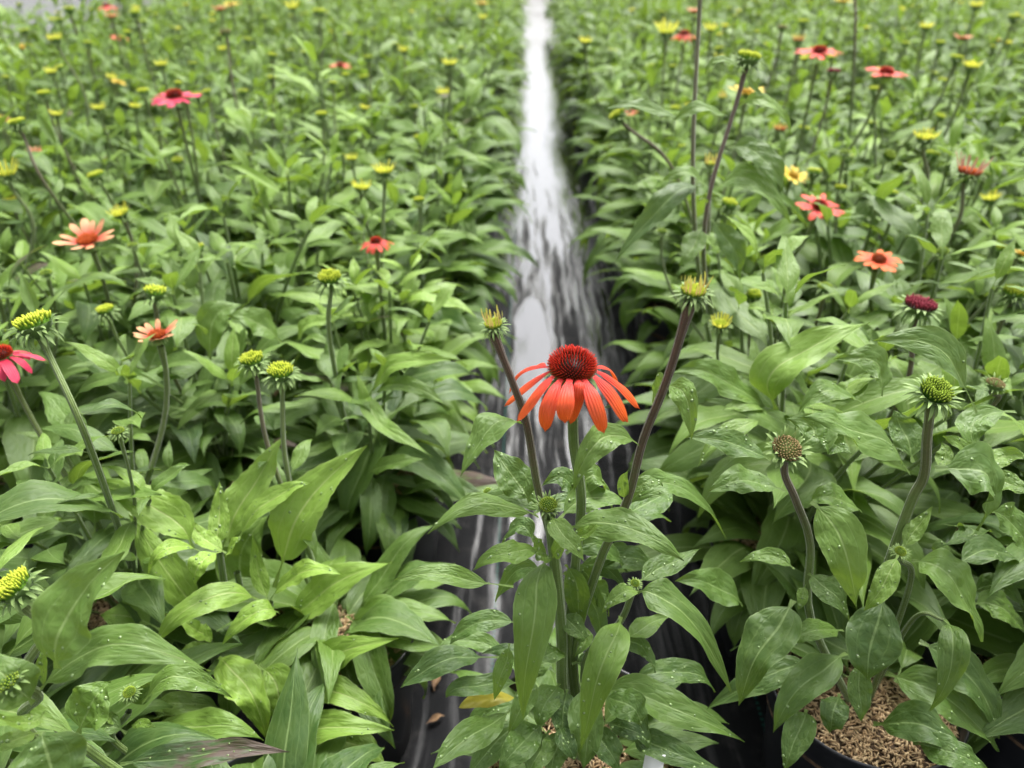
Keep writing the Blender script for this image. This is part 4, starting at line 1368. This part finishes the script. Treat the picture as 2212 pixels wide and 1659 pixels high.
# --- right-hand foreground plant in its open pot
e, org, _ = build_plant(RP, 'near', fill=.9, low_only=True)
label_plant(e, RP)
e['label'] = 'potted coneflower with green bud and nodding brown bud, rice hulls showing in pot'
RL = [
    ('BR', (860, -30), (1050, 250), (1152, 662), 300, (.42, .395, .385), dict(young=.22, roll=12, fold=.1)),
    ('BR', (1405, 310), (1320, 490), (1180, 672), 150, (.42, .40, .395), dict(young=.45, bump=.10, rip=.12)),
    ('BR', (1440, 270), (1520, 150), (1625, 0), 115, (.43, .44, .45), dict(young=.4, bump=.10)),
    ('BR', (1490, 350), (1750, 470), (1955, 865), 240, (.43, .41, .39), dict(young=.14, roll=-15)),
    ('BR', (1320, 560), (1250, 830), (1210, 1112), 350, (.43, .40, .385), dict(young=0, pk=.45)),
    ('BR', (1170, 960), (1165, 1190), (1175, 1372), 150, (.42, .40, .39), dict(young=.04)),
    ('BR', (745, 600), (560, 890), (388, 1272), 310, (.42, .39, .375), dict(young=.10, roll=6, pk=.3)),
    ('BR', (1060, 790), (870, 790), (715, 892), 150, (.43, .41, .40), dict(young=.08)),
    ('BR', (838, 430), (980, 540), (1108, 732), 170, (.43, .41, .40), dict(young=.12)),
    ('BR', (1080, 935), (830, 1110), (608, 1442), 240, (.42, .39, .37), dict(young=0)),
    ('BR', (825, 1290), (770, 1450), (680, 1690), 200, (.39, .365, .35), dict(young=.02)),
    ('BR', (860, 990), (560, 1080), (180, 1290), 190, (.43, .43, .42), dict(young=0)),
    ('BR', (1035, 1190), (1000, 1310), (970, 1445), 185, (.41, .39, .385), dict()),
    ('BR', (1700, 720), (1760, 960), (1600, 1312), 185, (.43, .395, .385), dict(young=.12)),
    ('BR', (1540, 860), (1850, 1080), (2062, 1482), 250, (.44, .42, .40), dict()),
    ('BR', (1330, 1060), (1720, 1230), (2065, 1562), 260, (.44, .41, .395), dict()),
    ('BR', (1250, 1380), (1560, 1400), (1860, 1565), 240, (.41, .385, .375), dict()),
    ('BR', (1500, 1500), (1750, 1560), (1980, 1660), 200, (.38, .365, .36), dict()),
    ('BR', (1880, 620), (2050, 650), (2240, 820), 160, (.45, .45, .44), dict(young=.14)),
    ('BR', (1860, 560), (2050, 515), (2230, 680), 140, (.46, .47, .46), dict(young=.05)),
    ('BR', (1980, 30), (2150, 130), (2260, 400), 200, (.46, .46, .45), dict(young=.1)),
    ('BR', (1780, 380), (1980, 280), (2230, 390), 190, (.46, .48, .48), dict(young=.06)),
    ('MR', (1480, 1390), (1200, 1130), (818, 1022), 290, (.46, .45, .44), dict(young=.10, fold=.1)),
    ('MR', (1900, 1010), (1690, 640), (1255, 540), 215, (.48, .49, .49), dict(young=.14, pet=.2)),
    ('MR', (600, 1310), (350, 1200), (62, 1152), 165, (.46, .46, .46), dict(young=.08)),
    ('MR', (690, 1500), (420, 1440), (205, 1505), 190, (.46, .46, .45), dict(young=.06)),
    ('MR', (1640, 1360), (1960, 1420), (1920, 1760), 270, (.45, .44, .43), dict(young=.05, roll=-20)),
    ('MR', (1180, 1640), (1000, 1540), (845, 1560), 190, (.46, .45, .45), dict(young=.15)),
    ('MR', (720, 1260), (870, 1120), (700, 1040), 260, (.47, .48, .49), dict(young=.12)),
    ('MR', (1640, 1350), (1700, 1280), (1680, 1190), 110, (.46, .47, .48), dict(young=.4)),
    ('MR', (2010, 1390), (1830, 1240), (1700, 1150), 110, (.46, .47, .47), dict(young=.35)),
    ('MR', (1930, 1380), (2060, 1280), (2240, 1300), 130, (.46, .47, .46), dict(young=.35)),
    ('MR', (1960, 1420), (2100, 1450), (2260, 1520), 140, (.46, .45, .44), dict(young=.25)),
    ('MR', (2150, 1000), (1870, 1080), (1960, 1300), 200, (.50, .49, .47), dict(young=.05)),
    ('MR', (1500, 1320), (1440, 1120), (1380, 990), 200, (.48, .50, .51), dict(young=.08)),
    ('MR', (880, 1150), (1000, 1200), (1110, 1260), 150, (.47, .47, .46), dict()),
    ('BR', (420, 640), (250, 500), (0, 470), 220, (.47, .47, .46), dict(young=.03)),
    ('BR', (750, 400), (600, 320), (405, 350), 105, (.44, .45, .45), dict(young=.12)),
    ('BR', (1700, 120), (1880, 160), (1680, 245), 200, (.45, .44, .42), dict(young=.03)),
    ('BR', (820, 500), (800, 580), (775, 660), 75, (.43, .42, .415), dict(young=.3)),
    ('BR', (1650, 330), (1700, 280), (1760, 400), 110, (.45, .45, .45), dict(young=.2)),
]
for tile, b, m, t, w, Ys, kw in RL:
    hero_leaf(e, org, tile, b, m, t, w, Ys, **kw)
hero_stem(e, org, [('BR', 850, 700), ('BR', 850, 250), ('MR', 760, 1560), ('MR', 690, 1400), ('MR', 690, 1290)], (.435, .435, .43, .425, .42), .0034, .0024, .9, flare=.5, base=(-.012, -.008, zs))
hero_stem(e, org, [('BR', 1280, 600), ('BR', 1480, 0), ('MR', 1570, 1400), ('MR', 1590, 1150), ('MR', 1615, 950)], (.44, .45, .45, .448, .445), .0042, .0030, .55, flare=.5, base=(.004, .004, zs))
hero_stem(e, org, [('BR', 1500, 720), ('BR', 1700, 722)], (.44, .43), .0026, .0010, .1, base=(.008, .0, zs))
hero_stem(e, org, [('BR', 1480, 500), ('BR', 1415, 330)], (.435, .425), .0026, .0020, .1, base=(.006, -.004, zs))
add_head(e, org, hx('MR', 700, 1235, .42), (.12, -.45, 1), .037, 'brown', 0, 2)
add_head(e, org, hx('MR', 1640, 880, .445), (.05, -.35, 1), .036, 'green', 0, 2)
add_head(e, org, hx('BR', 1420, 290, .423), (0, -.3, 1), .020, 'star', 0, 2)
add_head(e, org, hx('MR', 1945, 1330, .455), (.1, -.2, 1), .017, 'star', 1, 2)

# --- pale green plant at the left edge of the aisle
e, org, _ = build_plant(LP, 'near', fill=.85, low_only=True, young=.10)
label_plant(e, LP)
e['label'] = 'fresh pale green coneflower without flowers, nearest the camera at the left edge of the aisle'
LL = [
    ('BL', (1310, 820), (1090, 450), (815, 45), 240, (.50, .50, .52), dict(young=0.58, teeth=.10, fold=.1, pet=.22)),
    ('BL', (1215, 270), (980, 0), (535, -160), 250, (.49, .50, .51), dict(young=0.71, teeth=.12)),
    ('BL', (1345, 270), (1390, 80), (1385, -160), 135, (.50, .52, .54), dict(young=0.71, teeth=.08)),
    ('BL', (1430, 260), (1560, -60), (1805, -470), 230, (.51, .54, .57), dict(young=0.66, teeth=.12)),
    ('BL', (1500, 230), (1720, -50), (1970, -145), 130, (.51, .53, .54), dict(young=0.76, teeth=.08)),
    ('BL', (1740, 520), (1900, 60), (2310, -385), 290, (.51, .53, .56), dict(young=0.66, teeth=.10, pet=.2)),
    ('BL', (1710, 600), (1900, 425), (2172, 430), 155, (.49, .48, .47), dict(young=0.76, teeth=.08)),
    ('BL', (1720, 790), (2020, 560), (2470, 350), 230, (.51, .52, .53), dict(young=0.58, teeth=.10, pet=.25)),
    ('BL', (1695, 600), (1640, 420), (1598, 185), 110, (.50, .52, .53), dict(young=0.76, teeth=.08)),
    ('BL', (1650, 605), (1290, 590), (958, 892), 185, (.48, .45, .43), dict(young=0.66, teeth=.06, fold=.05)),
    ('BL', (1765, 675), (1600, 690), (1395, 880), 140, (.47, .45, .44), dict(young=0.66)),
    ('BL', (1380, 960), (1540, 1120), (1705, 1508), 260, (.46, .42, .41), dict(young=0.78, rip=.20, bump=.10, teeth=.10, fold=.05)),
    ('BL', (1265, 290), (1060, 265), (928, 435), 100, (.48, .46, .45), dict(young=0.81, rip=.12)),
    ('BL', (1400, 290), (1260, 370), (1235, 512), 130, (.48, .46, .455), dict(young=0.86, rip=.22)),
    ('BL', (1030, 795), (840, 710), (630, 690), 215, (.47, .47, .47), dict(young=0.46, teeth=.08, pet=.25)),
    ('BL', (1365, 900), (1220, 930), (1100, 950), 130, (.46, .45, .45), dict(young=0.61)),
    ('BL', (1840, 1160), (1830, 1030), (1790, 885), 130, (.47, .48, .49), dict(young=0.56)),
    ('BL', (1860, 1240), (2080, 1000), (2507, 830), 215, (.47, .46, .45), dict(young=0.58, teeth=.08, pet=.2)),
    ('BL', (1640, 1010), (1760, 1180), (1740, 1390), 250, (.45, .43, .42), dict(young=0.56, rip=.15)),
    ('BL', (1830, 1330), (2150, 1190), (2505, 1400), 180, (.45, .43, .42), dict(young=0.64, teeth=.08)),
    ('BL', (870, 1500), (1260, 1370), (1680, 1480), 220, (.40, .385, .38), dict(young=0.28, fold=.1)),
    ('BL', (1660, 1680), (1980, 1440), (2500, 1410), 240, (.41, .40, .40), dict(young=0.56, teeth=.06)),
    ('BL', (2030, 1480), (2250, 1500), (2450, 1655), 190, (.42, .41, .40), dict(young=0.46)),
    ('BL', (1950, 1260), (1900, 1090), (1880, 900), 90, (.48, .49, .50), dict(young=0.51)),
    ('BL', (1580, 560), (1530, 300), (1700, 60), 300, (.54, .56, .58), dict(young=0.36)),
    ('BL', (1250, 860), (1150, 650), (1010, 420), 300, (.52, .54, .56), dict(young=0.38)),
    ('BL', (1330, 820), (1240, 780), (1100, 700), 110, (.47, .46, .46), dict(young=0.81)),
    ('BL', (1430, 300), (1290, 200), (1180, 80), 120, (.49, .50, .51), dict(young=0.86, teeth=.06)),
    ('BL', (1420, 330), (1480, 250), (1520, 200), 90, (.49, .485, .48), dict(young=0.86)),
    ('BL', (1480, 1060), (1440, 1200), (1450, 1350), 120, (.46, .45, .44), dict(young=0.51)),
    ('BL', (1420, 1300), (1150, 1240), (935, 1310), 150, (.44, .43, .43), dict(young=0.31)),
    ('BL', (1340, 880), (1310, 800), (1300, 740), 60, (.46, .465, .47), dict(young=0.95)),
]
for tile, b, m, t, w, Ys, kw in LL:
    hero_leaf(e, org, tile, b, m, t, w, Ys, **kw)
for pts, Ys in (([('BL', 1500, 1000), ('BL', 1420, 500), ('BL', 1390, 290)], (.50, .50, .49)), ([('BL', 1700, 1000), ('BL', 1710, 610)], (.50, .50)), ([('BL', 1420, 1000), ('BL', 1370, 890)], (.48, .46)),
                ([('BL', 1640, 1000), ('BL', 1500, 420)], (.51, .51))):
    hero_stem(e, org, pts, Ys, .0036, .0028, 0.0, base=(rng.uniform(-.015, .015), rng.uniform(-.015, .015), zs))

# --- blurred plant right under the camera at the left
e, org, _ = build_plant(NL, 'near', fill=.6, low_only=True)
label_plant(e, NL)
e['label'] = 'blurred coneflower closest to the camera with a yellow-green bud and a purple-brown leaf'
for tile, b, m, t, w, Ys, kw in [
    ('BL', (370, 1030), (420, 700), (775, 288), 380, (.28, .29, .31), dict(young=.16, roll=-5, pk=.42)),
    ('BL', (240, 1190), (680, 900), (1345, 1038), 280, (.28, .285, .29), dict(young=.16, brown=.45, fold=.15)),
    ('BL', (270, 1160), (275, 1000), (287, 845), 65, (.28, .285, .29), dict(young=.5)),
    ('BL', (270, 1430), (300, 1600), (420, 1900), 460, (.26, .25, .24), dict(young=.12, pk=.45)),
    ('BL', (500, 1440), (580, 1250), (700, 1110), 300, (.31, .32, .33), dict(young=.14)),
    ('BL', (760, 1640), (1250, 1570), (1835, 1548), 190, (.33, .34, .35), dict(young=0, brown=1.0, rip=.15)),
    ('BL', (240, 1440), (80, 1480), (-120, 1560), 120, (.27, .26, .25), dict(young=.5)),
    ('BL', (210, 1250), (60, 1100), (-140, 920), 300, (.27, .27, .28), dict(young=.2)),
    ('BL', (280, 1300), (150, 1380), (-60, 1300), 100, (.27, .26, .25), dict(young=.5)),
    ('BL', (900, 1250), (1150, 1090), (1480, 1212), 170, (.36, .365, .37), dict(young=.2)),
    ('BL', (800, 1440), (620, 1390), (480, 1560), 150, (.35, .35, .34), dict(young=.1)),
    ('BL', (830, 1390), (900, 1380), (985, 1400), 70, (.36, .355, .35), dict(young=.4)),
    ('BL', (780, 1400), (700, 1340), (640, 1380), 70, (.36, .355, .35), dict(young=.4)),
    ('BL', (780, 1250), (890, 1150), (810, 1070), 170, (.37, .38, .38), dict(young=.2)),
]:
    hero_leaf(e, org, tile, b, m, t, w, Ys, **kw)
hero_stem(e, org, [('BL', 250, 1500), ('BL', 240, 1200), ('BL', 70, 1150)], (.285, .28, .272), .0036, .0024, .2, base=(-.02, -.02, zs))
hero_stem(e, org, [('BL', 260, 1300), ('BL', 280, 800), ('BL', 160, 640)], (.30, .315, .32), .0034, .0026, .2, flare=.5, base=(-.02, .0, zs))
hero_stem(e, org, [('BL', 780, 1540), ('BL', 815, 1300)], (.36, .36), .0026, .0022, .1, base=(.01, .02, zs))
add_head(e, org, hx('BL', 100, 520, .32), (-.5, -.1, 1), .036, 'yg', 0, 2)
add_head(e, org, hx('BL', 40, 1110, .27), (-.2, -.1, 1), .026, 'closed', 1, 2)
add_head(e, org, hx('BL', 820, 1180, .362), (0, -.2, 1), .022, 'star', 0, 2)

# ------------------------------------------------------------------ far part of the beds, no longer to be told apart
vs, fs, us, lr, yg, n = [], [], [], [], [], 0
FARJ = [join_foliage(t, 1, 1) for t in TEMPL]
for p in rest:
    v, f, u, a, y = FARJ[rng.randrange(NT_PL)]
    M = np.array(Matrix.Translation((p['x'], p['y'], SOIL)) @ Matrix.Rotation(rng.uniform(0, 6.28), 4, 'Z') @ Matrix.Scale(rng.uniform(.95, 1.15), 4))
    vs.append(v @ M[:3, :3].T + M[:3, 3])
    fs.append(f + n)
    us.append(u)
    lr.append((a + rng.random()) % 1)
    yg.append(y + max(0, rng.gauss(0, .1)))
    n += len(v)
if vs:
    o = ob('coneflower_foliage', mk_mesh('coneflower_foliage', np.concatenate(vs), [np.concatenate(fs)], np.concatenate(us), LEAF_FAR, {'lr': np.concatenate(lr), 'young': np.concatenate(yg)}), None, None, (0, 0, 0, 1))
    tag(o, 'far coneflower foliage filling the beds to the top of the picture', 'foliage', kind='stuff')

# ------------------------------------------------------------------ litter on the cloth
for px, py, L, az, lab in ((921, 1564, .022, .5, 'small tan dried leaf on the dark cloth left of the main pot'), (938, 1492, .026, 1.4, 'curled brown dead leaf on the cloth between the pale plant and main pot'),
                           (1112, 176, .075, .2, 'tan dead leaf lying far up the wet aisle by the left bed')):
    g = ray(px, py)
    P = EYE + g * (-(CAM_H - .004) / g[2])
    v, f, u = leaf_arrays([(0, 0, .001), (.5, .1, .10), (1, 0, .02)], .34, (0, 0, 1), nu=12, nv=6, seed=int(px), fold=.5, cup=-.3, rip=.2, wig=.03)
    o = ob('fallen_leaf', mk_mesh('fallen_leaf', v * L, f, u, DEAD), None, Matrix.Translation(P) @ Matrix.Rotation(az, 4, 'Z'))
    tag(o, lab, 'leaf', 'dead leaves on the cloth')

print('objects', len(scene.objects), 'rest', len(rest))
